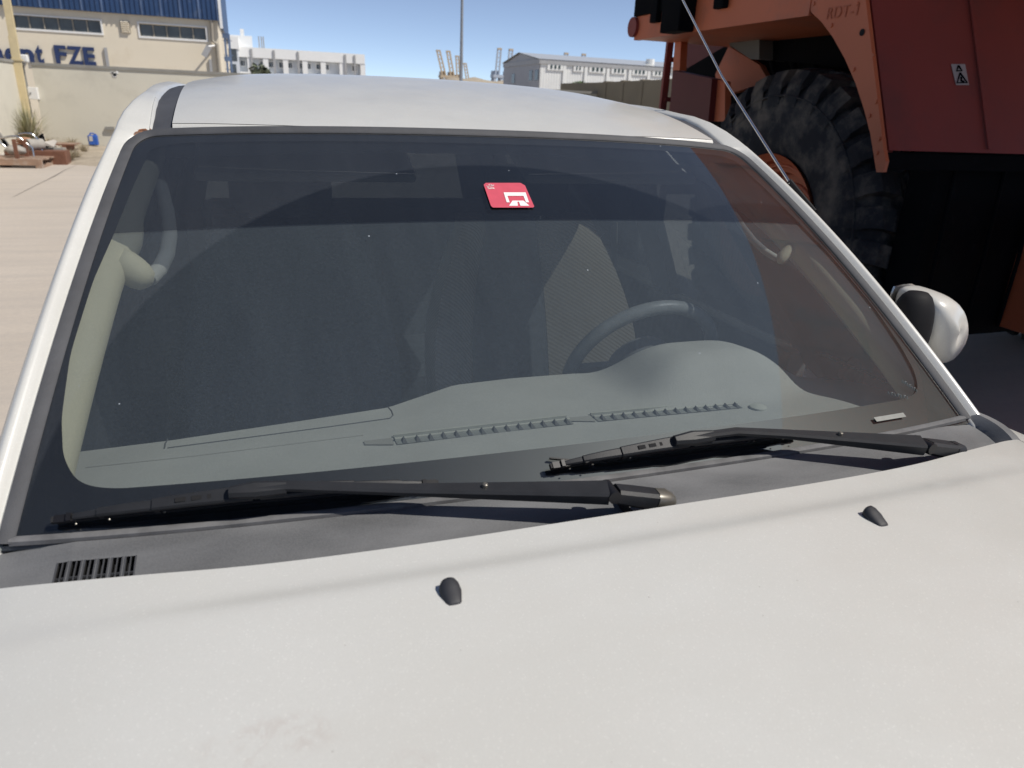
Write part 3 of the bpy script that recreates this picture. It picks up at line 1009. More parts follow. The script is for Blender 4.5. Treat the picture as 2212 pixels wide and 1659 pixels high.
# ---- rubber seal round the glass: up the left side, over the top, down the right
path = []
for s in np.linspace(-.004, .93, 30): path.append((-1.0, s))
for k in range(1, 7):
    a = k / 7 * PI / 2; path.append((-1.0 + .06 * (1 - math.cos(a)), .93 + .068 * math.sin(a)))
for x in np.linspace(-.94, .94, 50): path.append((x, .998))
for k in range(6, 0, -1):
    a = k / 7 * PI / 2; path.append((1.0 - .06 * (1 - math.cos(a)), .93 + .068 * math.sin(a)))
for s in np.linspace(.93, -.004, 30): path.append((1.0, s))


def seal_ring(pts, off_in, off_out, h0, h1):
    rr = []
    for i, (a, s) in enumerate(pts):
        p = G(a, s); n = GN(a, s)
        q0 = G(*pts[max(i - 1, 0)]); q1 = G(*pts[min(i + 1, len(pts) - 1)])
        tt = (q1 - q0) / np.linalg.norm(q1 - q0)
        o = np.cross(n, tt)   # points outwards for this direction of travel
        rr.append([p + o * off_in + n * h0, p + o * (off_in * .7) + n * h1, p + o * off_out + n * (h1 + .002), p + o * (off_out + .003) + n * (-.012)])
    return rr


so = 1
test = seal_ring(path[:2], -.01, .01, 0, 0)[0]
if test[2][0] > test[0][0]:
    path = path[::-1]
b = MB(); b.rings(seal_ring(path, -.006, .0105, .0005, .0032), False); b.build('windscreen_seal', M['seal'], car, smooth=50)

# ---- bonnet


def hood_z(x, y):
    ax = abs(x)
    tt = max(0.0, -.20 - y)
    z = 1.2375 - .010 * (ax / .7) ** 2 - .010 * (ax / .7) ** 6 - .03 * tt - .055 * tt * tt
    # shallow crease behind the washer jets, fading out towards both sides
    fade = 1 / (1 + math.exp((ax - .53) / .035))
    edge = -.212 + .03 * (ax / .7) ** 2
    st = 1 / (1 + math.exp(-(y - edge) / .0075))
    z -= .0078 * st * fade
    z -= .0025 * st * (1 - fade)
    if y < -1.05:
        z -= .35 * (-1.05 - y) ** 1.6
    if ax > .70:
        z -= .22 * (ax - .70) ** 1.5
    return z


def yr(x): return -.151 + .062 * (abs(x) / .72) ** 3.2


hx_ = np.concatenate([np.linspace(-.765, -.70, 6), np.linspace(-.69, .69, 71), np.linspace(.70, .765, 6)])
hv = np.concatenate([np.linspace(0, .16, 44), np.linspace(.18, 1, 30)])
b = MB()
b.grid(lambda x, v: (x, yr(x) - v * (1.42 + yr(x)), hood_z(x, yr(x) - v * (1.42 + yr(x)))), hx_, hv)
b.grid(lambda x, v: (x, yr(x) + .002 * math.sin(v * PI) * 2 - .006 * v, hood_z(x, yr(x)) - .018 * v), hx_, np.linspace(0, 1, 4))
for sx in (-1, 1):
    ys = [yr(.765) - v * (1.42 + yr(.765)) for v in hv]
    b.grid(lambda y, v: (sx * (.765 - .004 * v), y, hood_z(.765, y) - .02 * v), ys, [0, .5, 1])
hood = b.build('bonnet', M['paint'], car, smooth=60)

# ---- washer jets
for (px, py, lab) in ((975, 1272, -1), (1892, 1110, 1)):
    c = atz(px, py + 6, 1.238); x0, y0 = c[0], c[1]
    rr = []
    JS = .76
    for (dy, wd, hgt) in ((-.021, .004, .0005), (-.020, .0075, .003), (-.0165, .0098, .0055), (-.008, .0118, .0085), (.002, .0142, .0125), (.012, .0135, .0165), (.0168, .0115, .0168), (.0185, .009, .013), (.019, .009, -.001)):
        dy *= JS; wd *= JS * 1.05; hgt *= JS
        z0 = hood_z(x0, y0 + dy)
        ring = []
        for k in range(12):
            a = PI * k / 11
            ring.append((x0 + wd * -math.cos(a) * (1 if True else 1), y0 + dy, z0 - .001 + hgt * math.sin(a) ** .62 if 0 < k < 11 else z0 - .001))
        rr.append(ring)
    b = MB(); b.rings(rr, True, True); b.build('washer_jet', M['nozzle'], car, smooth=75)

# ---- front wings (fenders)
for sx in (-1, 1):
    def wing(v, y):
        prof = [(.769, .0), (.79, -.003), (.83, -.012), (.875, -.035), (.905, -.075), (.92, -.14), (.928, -.30), (.925, -.62)]
        i = v * (len(prof) - 1); k = min(int(i), len(prof) - 2); f = i - k
        x = prof[k][0] * (1 - f) + prof[k + 1][0] * f; dz = prof[k][1] * (1 - f) + prof[k + 1][1] * f
        z0 = hood_z(.765, min(y, yr(.765))) - .001 + max(0, y + .08) * -.02
        tap = max(0, (-1.0 - y)) * .25
        return (sx * (x - tap * v), y, z0 + dz)
    b = MB(); b.grid(wing, np.linspace(0, 1, 15), np.linspace(-1.40, .42, 30)); b.build('front_wing', M['paint'], car, smooth=50)

# ---- cowl panel below the glass, with a vent grille near the left end
cellx = []
for k in range(6):
    a = -.672 + k * .01385; cellx.append((a, a + .0108))
gx = sorted(set([-.76, -.74, -.72, -.70] + [v for c in cellx for v in c] + list(np.linspace(-.57, .76, 60))))


def cowl(x, v):
    y0 = G(max(-1, min(1, x / .73)), 0)[1] - .006
    prof = [(0, 1.2115), (.012, 1.209), (.030, 1.2055), (.052, 1.2005), (.075, 1.194), (.10, 1.187), (.14, 1.178)]
    k = min(int(v), len(prof) - 2); f = v - k
    d = prof[k][0] * (1 - f) + prof[k + 1][0] * f; z = prof[k][1] * (1 - f) + prof[k + 1][1] * f
    z -= .012 * max(0, abs(x) - .66) / .1
    return np.array([x, y0 - d, z])


b = MB()
vv = [0, 1, 2, 3, 4, 5, 6]
for i in range(len(gx) - 1):
    for j in range(len(vv) - 1):
        xa, xb = gx[i], gx[i + 1]
        if any(abs(c[0] - xa) < 1e-6 and abs(c[1] - xb) < 1e-6 for c in cellx) and j in (2, 3): continue
        b.add([cowl(xa, vv[j]), cowl(xb, vv[j]), cowl(xb, vv[j + 1]), cowl(xa, vv[j + 1])], [(0, 1, 2, 3)])
cw = b.build('cowl_panel', M['cowl'], car, smooth=40)
for (xa, xb) in cellx:
    A, B2, C2, D2 = cowl(xa, 2), cowl(xb, 2), cowl(xb, 4), cowl(xa, 4)
    dn = np.array([0, .004, -.012])
    b = MB()
    b.add([A, B2, C2, D2, A + dn, B2 + dn, C2 + dn, D2 + dn], [(0, 1, 5, 4), (1, 2, 6, 5), (2, 3, 7, 6), (3, 0, 4, 7), (4, 5, 6, 7)])
    cell = b.build('vent_cell', M['void'], cw)
    b = MB(); m = (A + D2) / 2; m2 = (B2 + C2) / 2; lo = np.array([0, 0, -.001])
    b.bar([m + lo, m2 + lo], .0009, .003, (0, 0, 1)); b.bar([(A + B2) / 2 + lo, (C2 + D2) / 2 + lo], .0009, .003, (0, 0, 1))
    b.bar([A, D2], .0016, .002, (0, 0, 1)); b.bar([B2, C2], .0016, .002, (0, 0, 1))
    b.build('vent_cross', M['seal'], cw)
# chalky lip along the bottom edge of the glass
b = MB(); rr = []
for x in np.linspace(-1.0, 1.0, 60):
    p = G(x, .004); n = GN(x, .004)
    rr.append([p + n * .001 + np.array([0, .003, .0015]), p + n * .0034 + np.array([0, 0.0, 0]), p + n * .003 + np.array([0, -.005, -.002]), p + np.array([0, -.007, -.005])])
b.rings(rr, False); b.build('glass_lip', M['trimline'], cw, smooth=50)
# end caps of the cowl: upright fins closing the gap to the wings
for sx in (-1, 1):
    b = MB(); rr = []
    for k in range(9):
        f = k / 8
        y = .035 - .115 * f; top = 1.222 - .018 * f ** 2; x = .742 + .022 * math.sin(f * PI * .8)
        rr.append([(sx * (x - .026), y, 1.188), (sx * (x - .017), y, top - .012), (sx * (x - .006), y, top), (sx * (x + .014), y, top - .003), (sx * (x + .022), y, 1.185)])
    b.rings(rr, False); b.build('cowl_end_fin', M['cowl'], cw, smooth=50)
b = MB(); b.box2((-.775, -.24, 1.10), (.775, .05, 1.13)); b.build('scuttle_floor', M['void'], car)
b = MB(); b.box2((-.002, -.14, 1.20), (.0, -.06, 1.2135)); b.build('cowl_joint', M['void'], cw)

# ---- roof skin


def roof_z(x, y):
    q = 1.5 - y
    zc = 1.646 + .112 * (1 - max(0, q / .885) ** 2.6) if y < 1.5 else 1.758 - .03 * ((y - 1.5) / 2) ** 2
    tt = min(1, max(0, (y - .61) / .6)); k = .35 + .65 * tt
    ax = abs(x) / .6
    z = zc - k * (.020 * ax ** 2 + .020 * ax ** 6)
    z += .004 * (1 / (1 + math.exp(-(y - 1.12) / .03))) * (1 / (1 + math.exp((abs(x) - .5) / .02)))
    return z


def rfy(x): return G(x / .625, 1.0)[1] + .014


rx_ = np.linspace(-.564, .564, 49)
rv = np.concatenate([[0], np.linspace(.004, .3, 30), np.linspace(.33, 1, 14)])
b = MB(); b.grid(lambda x, v: (x, rfy(x) + v * (3.35 - rfy(x)), roof_z(x, rfy(x) + v * (3.35 - rfy(x)))), rx_, rv)
b.grid(lambda x, v: (x, rfy(x) - .010 * v, roof_z(x, rfy(x)) - .001 - (.010 * v + .012 * v * v)), rx_, np.linspace(0, 1, 5))
RUST = []
lip0 = on(352, 279, .006)
b.build('roof', M['paint'], car, smooth=60)

# ---- pillars + roof side rails, swept from the wing up the glass edge and back along the roof


def rail_path(n1=34, n2=26):
    """inner edge point, outer base point, normal, parameter"""
    pts = []
    for s in np.linspace(-.05, .93, n1):
        pts.append((G(1.0, s), G(1.0, s), GN(1.0, s), s))
    for k in range(1, 7):
        a = k / 7 * PI / 2; q = (1.0 - .055 * (1 - math.cos(a)), .93 + .072 * math.sin(a))
        qo = (1.0, .93 + .072 * math.sin(a))
        pts.append((G(*q), G(*qo), GN(*q), q[1]))
    p0 = G(.945, 1.004); y0 = p0[1]; n0 = GN(.945, 1.0); po = G(1.0, 1.002)
    for k in range(n2):
        f = (k / (n2 - 1)) ** 1.4; y = y0 + .004 + f * 2.5
        bl = min(1, (y - y0) / .30); bl = bl * bl * (3 - 2 * bl)
        z = (p0[2] + (y - y0) * .38) * (1 - bl) + (roof_z(.60, y) - .002) * bl
        nrm = n0 * (1 - bl) + np.array([.10, 0, 1.0]) * bl; nrm = nrm / np.linalg.norm(nrm)
        pts.append((np.array([p0[0] + .004 * bl, y, z]), np.array([po[0] * (1 - min(1, bl * 1.6)) + .600 * min(1, bl * 1.6), y + (po[1] - y0) * (1 - bl), z - .004]), nrm, 1 + f))
    return pts


RP = rail_path()
PROF = [(.006, -.010), (.009, -.001), (.012, .0012), (.0145, -.001), (.018, .002), (.022, .0075), (.027, .0100), (.032, .0085), (.039, .001), (.047, -.012), (.055, -.030), (.062, -.052), (.068, -.085), (.070, -.13)]


def rail(sx):
    rr = []
    for (p, po, n, s) in RP:
        ring = []
        for (o, h) in PROF:
            oo = o if o < .03 else .03 + (o - .03) * (1 - .55 * min(1, max(0, (s - .80) / .25)))
            q = (p if o < .02 else po) + np.array([oo, 0.10 * oo, 0]) + n * h
            ring.append((sx * q[0], q[1], q[2]))
        rr.append(ring)
    return rr


for (px, py, r_) in ((288, 296, .016), (300, 287, .020), (312, 281, .024), (325, 277, .022), (280, 304, .018), (268, 321, .020), (275, 311, .018), (262, 334, .012)):
    q = on(px, py, .006); RUST.append((q[0] - 0, q[1], q[2], r_))
for (px, py, r_) in ((818, 274, .009), (1105, 286, .007), (690, 270, .004)):
    q = at(px, py, rfy(on(px, py + 6)[0]) - .004); RUST.append((q[0], q[1], q[2], r_))
# the car object sits at y=.9: paint coordinates are the part's own, equal to world coordinates here
M['paint_rust'] = rust_edge_paint()
bpy.data.objects['roof'].data.materials[0] = M['paint_rust']
for sx in (-1, 1):
    b = MB(); b.rings(rail(sx), False); b.build('roof_pillar', M['paint_rust'], car, smooth=50)
    # black moulding in the roof ditch
    rr = []
    for k in range(40):
        f = k / 39; y = G(.93, 1.0)[1] + .004 + f * 2.45
        zi = roof_z(.564, y) - .007
        zo = np.interp(y, [p[0][1] for p in RP[40:]], [p[0][2] for p in RP[40:]]) - .004
        rr.append([(sx * .560, y, zi - .01), (sx * .567, y, zi), (sx * .585, y, (zi + zo) / 2 - .001), (sx * .606, y, zo), (sx * .614, y, zo - .01)])
    b = MB(); b.rings(rr, False); b.build('roof_ditch_moulding', M['ditch'], car, smooth=50)

# ---- wipers


def arm_parts(wp, cap, hinge, glass_pts, tip, clip, end, sgn=1):
    """cap, hinge: world points; glass_pts: [(point, width)]"""
    up = GN(0, .05); up = Vector(up)
    cap = Vector(cap); hinge = Vector(hinge)
    d = (cap - hinge).normalized()
    # pivot head
    b = MB(); b.bar([hinge + d * .012, hinge.lerp(cap, .5), cap], [.026, .027, .026], [.020, .022, .024], (0, 0, 1), bev=.004); b.build('arm_head', M['wiper'], wp, smooth=40)
    b = MB(); b.bar([cap + d * .001, cap + d * .016, cap + d * .026, cap + d * .032], [.0275, .029, .023, .010], [.025, .027, .022, .012], (0, 0, 1), bev=.006)
    b.build('pivot_cap', M['capmetal'] if sgn < 0 else M['wiper'], wp, smooth=60)
    b = MB(); b.tube([cap + Vector((0, 0, -.05)), cap + Vector((0, 0, -.008))], .013, 12); b.build('pivot_shaft', M['chrome'], wp)
    # hinge pin
    side = d.cross(Vector((0, 0, 1))).normalized()
    b = MB(); b.tube([hinge + d * .004 - side * .017 + Vector((0, 0, .002)), hinge + d * .004 + side * .017 + Vector((0, 0, .002))], .0085, 12); b.build('hinge_pin', M['blackgloss'], wp, smooth=40)
    # arm
    pts = [hinge] + [Vector(p) for p, _, _ in glass_pts]
    wd = [.030] + [w_ for _, w_, _ in glass_pts]; th = [.020] + [h_ for _, _, h_ in glass_pts]
    b = MB(); b.bar(pts, wd, th, (0, -.25, 1), bev=.003); ao = b.build('arm', M['wiper'], wp, smooth=35)
    q = pts[0].lerp(pts[1], .62); n = Vector((0, -.25, 1)).normalized()
    b = MB(); b.tube([q + n * .006, q + n * .0115, q + n * .0125], [.0038, .0035, .002], 10); b.build('rivet', M['capmetal'], wp)
    return pts


def blade(wp, tip, clip, end, up):
    tip, clip, end = Vector(tip), Vector(clip), Vector(end); up = Vector(up)
    def pt(f, h):       # f -1 tip .. 0 clip .. 1 end
        p = clip.lerp(tip, -f) if f < 0 else clip.lerp(end, f)
        return p + up * h
    tdir = (end - tip).normalized()
    b = MB(); b.bar([pt(f, .006) for f in np.linspace(-1, 1, 15)], .004, .011, up); b.build('rubber_blade', M['rubber'], wp)
    b = MB(); b.bar([pt(f, .0125) for f in np.linspace(-1.0, 1.0, 15)], .009, .003, up); b.build('blade_backing', M['blackgloss'], wp)
    # pressed steel bridge, arched, in three overlapping lengths each side
    fr = MB()
    for s_ in (-1, 1):
        f1 = [.02, .2, .36, .52]; h1 = [.031, .030, .028, .025]
        fr.bar([pt(s_ * f, h) for f, h in zip(f1, h1)], [.019, .018, .016, .0145], [.009] * 4, up, bev=.002)
        f2 = [.50, .62, .74, .79]; h2 = [.0235, .0225, .020, .0185]
        fr.bar([pt(s_ * f, h) for f, h in zip(f2, h2)], [.0135, .0125, .011, .010], [.008] * 4, up, bev=.002)
        f3 = [.77, .86, .91]; h3 = [.018, .016, .0135]
        fr.bar([pt(s_ * f, h) for f, h in zip(f3, h3)], [.0095, .008, .007], [.006, .005, .005], up, bev=.0015)
    fr.build('blade_bridge', M['wiper'], wp, smooth=35)
    for s_ in (-1, 1):
        for f in (.22, .30, .38):
            c0, c1 = pt(s_ * (f - .026), .0345 - .006 * f), pt(s_ * (f + .026), .0345 - .006 * f)
            b = MB(); b.bar([c0, c1], .0055, .002, up); b.build('bridge_slot', M['void'], wp)
        for f in (.50, .77, .93):
            p = pt(s_ * f, .030 - .018 * f)
            side = tdir.cross(up).normalized()
            b = MB(); b.bar([p - tdir * .0025, p + tdir * .0025], .0150 - .013 * (f - .5), .0105 - .006 * (f - .5), up); b.build('bridge_clip', M['blackgloss'], wp)
            sd = side if (side.y < 0) else -side
            b = MB(); b.tube([p + sd * .008 + tdir * .008, p + sd * .0095 + tdir * .008], .0014, 8); b.build('bridge_rivet', M['capmetal'], wp)
    p = pt(0, .038)
    b = MB(); b.bar([p - tdir * .03, p, p + tdir * .035], [.014, .02, .016], [.012, .017, .012], up, bev=.004); b.build('arm_connector', M['wiper'], wp, smooth=40)
    for s_ in (-1, 1):
        q0, q1 = pt(s_ * .98, .010), pt(s_ * 1.015, .010)
        b = MB(); b.bar([q0, q1], .007, .006, up); b.build('end_cap', M['rubber'], wp)


def sub(name, parent):
    o = bpy.data.objects.new(name, None); C.objects.link(o); o.parent = parent; o.location = (0, -parent.location[1], 0)
    o.empty_display_size = .1
    return o


for (sgn, cap_, hinge_, gp, tp, cp, ep) in (
        (-1, (1412, 1078, 1.226), (1312, 1064, 1.243), [(880, 1058, .036, .017, .011), (624, 1050, .040, .0145, .010), (556, 1056, .042, .013, .009)], (118, 1124), (552, 1062), None),
        (1, (2052, 972, 1.222), (1990, 962, 1.240), [(1700, 938, .036, .016, .011), (1590, 932, .040, .014, .010), (1495, 944, .042, .013, .009)], (1192, 1008), (1492, 950), None)):
    wp = sub('wiper', car)
    up = GN(-.4 if sgn < 0 else .3, .04)
    arm_parts(wp, atz(*cap_), atz(*hinge_), [(on(a, c, h), w_, t_) for a, c, h, w_, t_ in gp], None, None, None, sgn)
    T_ = inv(tp[0], tp[1], .010); K_ = inv(cp[0], cp[1], .034)
    tipp = G(T_[0], T_[1], 0.001); clp = G(K_[0], K_[1], 0.001)
    e_ = 2 * K_ - T_; e_[1] = K_[1] - .006
    endp = G(e_[0], e_[1], .001)
    blade(wp, tipp, clp, endp, up)
    if sgn > 0:   # a strip of rubber hanging loose at the tip of this blade
        b = MB(); b.bar([on(1187, 990, .003), on(1240, 995, .005), on(1310, 998, .010)], .002, .0042, up); b.build('loose_rubber', M['blackgloss'], wp)

# ---- toll tag and labels on the glass
Z4 = lambda zx, zy: ((1100 + zx * .5425) * .5486, (600 + zy * .5425) * .5486)


def glass_poly(pts, h, name, mat, parent):
    b = MB(); P3 = [on(*p, h) for p in pts]
    b.add(P3, [tuple(range(len(P3)))]); return b.build(name, mat, parent)


tagp = [Z4(*p) for p in ((1483, 234), (1498, 221), (1750, 221), (1783, 240), (1850, 392), (1842, 400), (1550, 400), (1536, 388))]
tg = glass_poly(tagp, -.0012 + .0042, 'toll_tag', M['tagred'], car)
glass_poly([Z4(*p) for p in ((1628, 290), (1787, 290), (1812, 362), (1790, 362), (1772, 315), (1655, 315), (1672, 362), (1650, 362))], .0036, 'gate_emblem', M['tagwhite'], tg)
for pp in (((1692, 350), (1726, 350), (1731, 387), (1668, 387)), ((1736, 350), (1772, 350), (1815, 387), (1750, 387)), ((1726, 350), (1736, 350), (1738, 358), (1727, 358))):
    glass_poly([Z4(*p) for p in pp], .0036, 'road_emblem', M['tagwhite'], tg)


def glass_text(body, zx, zy, w_, h_, mat, parent, name, F=Z4, hh=.0038):
    me = text_mesh(body, 1.0, 0, 0)
    co = np.array([v.co[:] for v in me.vertices]); mn, mx = co.min(0), co.max(0)
    wl = parent
    off = Vector((0, 0, 0)); q = wl
    while q is not None: off += q.location; q = q.parent
    for v in me.vertices:
        u = (v.co.x - mn[0]) / (mx[0] - mn[0]); s = 1 - (v.co.y - mn[1]) / (mx[1] - mn[1])
        v.co = Vector(on(*F(zx + u * w_ + s * h_ * .35, zy + s * h_), hh)) - off
    me.materials.clear(); me.materials.append(mat)
    o = bpy.data.objects.new(name, me); C.objects.link(o); o.parent = wl


glass_text('Salik', 1509, 249, 50, 17, M['tagwhite'], tg, 'tag_lettering')
# the Arabic word above it, drawn as strokes (right to left: seen, alef, lam, kaf)
for st in (((1556, 234), (1555, 245), (1551, 238), (1550, 245), (1546, 238), (1545, 246)), ((1541, 232), (1543, 246)), ((1534, 230), (1537, 246), (1530, 246)),
           ((1527, 231), (1518, 237), (1527, 241), (1526, 246), (1505, 246), (1503, 240))):
    b = MB(); b.tube([on(*Z4(*p), .0036) for p in st], .00042, 5); b.build('tag_lettering', M['tagwhite'], tg)
M['label_grey'] = simple('pale_metal_label', (.15, .155, .15), .5, .2, .15, 60)
Z10 = lambda zx, zy: ((2800 + zx * .557) * .5486, (1400 + zy * .557) * .5486)
pl_ = glass_poly([Z10(*p) for p in ((1150, 437), (1358, 403), (1380, 432), (1172, 467))], .002, 'number_label', M['label_grey'], car)
M['etch'] = simple('etched_lettering', (.20, .22, .22), .9, 0, .1, 50)
for (zx0, zy0, zx1, zy1) in ((1352, 180, 1450, 245), (1252, 262, 1385, 295)):
    b = MB()
    for k in range(7):
        f = k / 6; x = zx0 + (zx1 - zx0) * f; y = zy0 + (zy1 - zy0) * f
        b.tube([on(*Z10(x, y - 8), .001), on(*Z10(x + 6, y + 12), .001)], .0006, 4)
        if k % 2: b.tube([on(*Z10(x, y - 8), .001), on(*Z10(x + 13, y - 4), .001)], .0006, 4)
    b.build('etched_mark', M['etch'], car)

# ---- door mirror on the right of the picture, and its twin


def mirror(sx):
    o = sub('door_mirror', car)
    OUT = [(1988, 633), (2010, 629), (2034, 628), (2062, 640), (2083, 666), (2095, 704), (2092, 735), (2076, 764), (2046, 789), (2026, 790), (2004, 778), (1986, 745), (1976, 700), (1978, 655)]
    Q = [at(p[0] - 6, p[1] + 2, .262) + np.array([0.022, .038, -.002]) for p in OUT]
    xl = min(q[0] for q in Q); Q = [np.array([xl + (q[0] - xl) * .93, q[1], q[2]]) for q in Q]
    cx, cz = np.mean([q[0] for q in Q]) , np.mean([q[2] for q in Q])
    # close the inner side further in, behind the pillar
    Q2 = Q
    n = len(Q2)
    def ring(sc, y, dx=0.0):
        return [(sx * (cx + (q[0] - cx) * sc + dx), y + .12 * (q[0] - cx), cz + (q[2] - cz) * sc) for q in Q2]
    rr = [ring(.04, .224), ring(.35, .2255), ring(.62, .231), ring(.80, .241), ring(.91, .256), ring(.97, .276), ring(1.0, .300), ring(1.0, .335), ring(.985, .35)]
    b = MB(); b.rings(rr, True, True); b.build('mirror_cap', M['paint'], o, smooth=70, subsurf=1)
    b = MB(); b.rings([ring(.975, .351), ring(.95, .358)], True, True); b.build('mirror_glass', M['chrome'], o, smooth=40)
    cb = at(1963, 712, .262)
    rr3 = []
    for i in range(13):
        th = PI * (i + .03) / 12.06
        rr3.append([(sx * (cb[0] + .046 * math.sin(th) ** .6 * math.cos(2 * PI * k / 24)), cb[1] + .040 * math.sin(th) ** .6 * math.sin(2 * PI * k / 24), cb[2] + .084 * math.cos(th)) for k in range(24)])
    b = MB(); b.rings(rr3, True, True); b.build('mirror_arm', M['blackplastic'], o, smooth=60)
    b = MB(); b.bar([(sx * (cb[0] - .02), .29, cb[2] - .02), (sx * .80, .34, 1.15)], .05, .06, (0, 1, 0), bev=.015); b.build('mirror_bracket', M['blackplastic'], o, smooth=60)


mirror(1)

# ---- aerial on the pillar at right
ba, bb_ = at(1758, 458, .47), at(1704, 392, .53)
topa = at(1475, 0, 1.05); bend = at(1560, 165, .885)
dd = (topa - bend)
an = sub('aerial', car)
b = MB(); b.bar([ba, bb_], .011, .014, (0, -.5, .8), bev=.003); b.build('aerial_base', M['blackplastic'], an)
b = MB(); b.tube([bb_ + (bend - bb_) * -.02, bend, topa, topa + dd * .5], [.0034, .0029, .0026, .0018], 8); b.build('aerial_rod', M['chrome'], an, smooth=60)

# ---- cabin: dashboard
ex = [-.74, -.60, -.42, -.23, -.155, -.08, .05, .19, .28, .34, .44, .56, .66, .74]
ey = [.345, .355, .38, .408, .45, .492, .503, .50, .47, .45, .45, .43, .36, .30]


def edge_y(x): return float(np.interp(x, ex, ey))


def dash_z(x, y):
    e = edge_y(x)
    f = (y + .03) / (e + .03)
    z = 1.192 - .030 * f - .02 * max(0, f - .8)
    ctr = 1 / (1 + math.exp((abs(x - .14) - .30) / .04))
    z += .0 * ctr
    hump = math.exp(-((x - .43) / .165) ** 4) * math.exp(-((y - .38) / .115) ** 4)
    z += .082 * hump
    corner = 1 / (1 + math.exp(-(x - .60) / .03)) * math.exp(-((y - .20) / .16) ** 2)
    z += .02 * corner
    return z


b = MB()
us = np.linspace(-.73, .735, 90); vs = np.linspace(0, 1, 40)
b.grid(lambda x, v: (x, -.03 + v * (edge_y(x) + .03), dash_z(x, -.03 + v * (edge_y(x) + .03))), us, vs)
b.grid(lambda x, v: (x, edge_y(x) + .012 * math.sin(v * PI / 2) + .03 * v, dash_z(x, edge_y(x)) - .01 * v - .45 * v ** 1.5), us, np.linspace(0, 1, 8))
dash = b.build('dashboard', M['dash'], car, smooth=50)
def on_dash(px, py, h=0.0):
    d = ray(px, py); t0 = .3
    lo_, hi_ = .2, 3.0
    for i in range(50):
        mid = (lo_ + hi_) / 2; p = CAM + mid * d
        if p[2] - dash_z(p[0], p[1]) > h: lo_ = mid
        else: hi_ = mid
    return CAM + hi_ * d


for poly in (((838, 879), (846, 888), (849, 897), (842, 904), (720, 921), (600, 937), (470, 954), (362, 968)), ((362, 949), (357, 958), (355, 969))):
    b = MB(); b.tube([on_dash(*p, .0004) for p in poly], .0013, 5); b.build('airbag_seam', M['darktrim'], dash)
b = MB(); b.tube([on_dash(*p, .0006) for p in ((185, 1010), (420, 985), (640, 958), (785, 940))], .0009, 5); b.build('top_pad_seam', M['grey_trim'], dash)
M['dashpale'] = simple('worn_vent_edge', (.42, .43, .39), .6, 0, .1, 40)
M['dashdark'] = simple('dark_vent_slot', (.20, .21, .20), .85, 0, .1, 20)
for (p0, p1, n) in (((858, 962), (1240, 917), 14), ((1293, 912), (1605, 882), 14)):
    vt = sub('defroster_vent', car)
    A, B2 = on_dash(*p0, .0), on_dash(*p1, .0)
    dxv = (B2 - A) / np.linalg.norm(B2 - A); back = np.array([-dxv[1], dxv[0], -.06])
    up = np.array([0, 0, 1.])
    b = MB(); b.add([A + up * .0015, B2 + up * .0015, B2 + back * .034 + up * .0015, A + back * .034 + up * .0015], [(0, 1, 2, 3)]); b.build('vent_slot', M['dashdark'], vt)
    b = MB(); b.bar([A + back * .036 + up * .002, B2 + back * .036 + up * .002], .004, .006, (0, 0, 1)); b.bar([A + back * .020 + up * .002, B2 + back * .020 + up * .002], .006, .005, (0, 0, 1)); b.build('vent_edge', M['dashpale'], vt)
    for k in range(n):
        c = A + (B2 - A) * (k + .6) / n
        b = MB(); b.add([c - dxv * .0038 + up * .002, c + dxv * .0038 + up * .002, c + back * .017 + up * .0085, c + back * .016 - dxv * .0035 + up * .003, c + back * .016 + dxv * .0035 + up * .003], [(0, 1, 2), (0, 2, 3), (1, 4, 2)])
        b.build('vent_fin', M['darktrim'], vt)
    b = MB(); E0 = A - dxv * .05; b.add([E0 + up * .002 + back * .014, A - dxv * .004 + up * .002, A - dxv * .004 + back * .03 + up * .002, E0 + back * .03 + up * .002], [(0, 1, 2, 3)]); b.build('vent_blank', M['grey_trim'], vt)
c = on_dash(1637, 882)
b = MB(); b.tube([c + np.array([0, 0, -.004]), c + np.array([0, 0, .004]), c + np.array([0, 0, .007])], [.017, .016, .008], 16); b.build('sun_sensor', M['dashpale'], dash, smooth=60)

# ---- beige pillar trims with a grab handle on the left of the picture
for sx in (-1, 1):
    rr = []
    for s in np.linspace(.0, 1.02, 26):
        w0 = .945 if s > .2 else .945 + .03 * (s - .2)
        a = .996
        p = G(a, s); n = GN(a, s)
        wid = .030 + .010 * max(0, 1 - s / .12) + .012 * math.exp(-((s - .66) / .06) ** 2)
        inw = np.array([-1, .25, 0]); inw /= np.linalg.norm(inw)
        prof = [(.004, -.008), (.008, -.012), (.5 * wid, -.017), (.85 * wid, -.023), (wid, -.034), (wid * .97, -.046), (wid * .8, -.058)]
        ring = []
        for (o, h) in prof:
            q = p + inw * o + n * h; ring.append((sx * q[0], q[1], q[2]))
        rr.append(ring)
    b = MB(); b.rings(rr, False); b.build('pillar_trim', M['beige'], car, smooth=60)
    gh = sub('grab_handle', car)
    def hp(px, py, dep):
        q = on(px, py, -dep); return np.array([-sx * q[0], q[1], q[2]])
    pts = [hp(322, 602, .075), hp(345, 580, .078), hp(361, 548, .08), hp(367, 508, .08), hp(362, 460, .08), hp(350, 410, .08), hp(335, 365, .078), hp(318, 335, .07), hp(302, 318, .05)]
    hk = 1.0 if sx < 0 else .6
    b = MB(); b.tube(pts, [r_ * hk for r_ in (.013, .0125, .012, .012, .012, .012, .0125, .014, .016)], 12); b.build('handle_loop', M['dash'], gh, smooth=60)
    b = MB(); b.tube([hp(248, 556, .035), hp(265, 570, .048), hp(285, 585, .058), hp(303, 597, .066), hp(318, 608, .072), hp(324, 613, .074)], [r_ * (1.0 if sx < 0 else .55) for r_ in (.020, .025, .0255, .0235, .018, .008)], 14); b.build('handle_mount', M['beige'], gh, smooth=75)

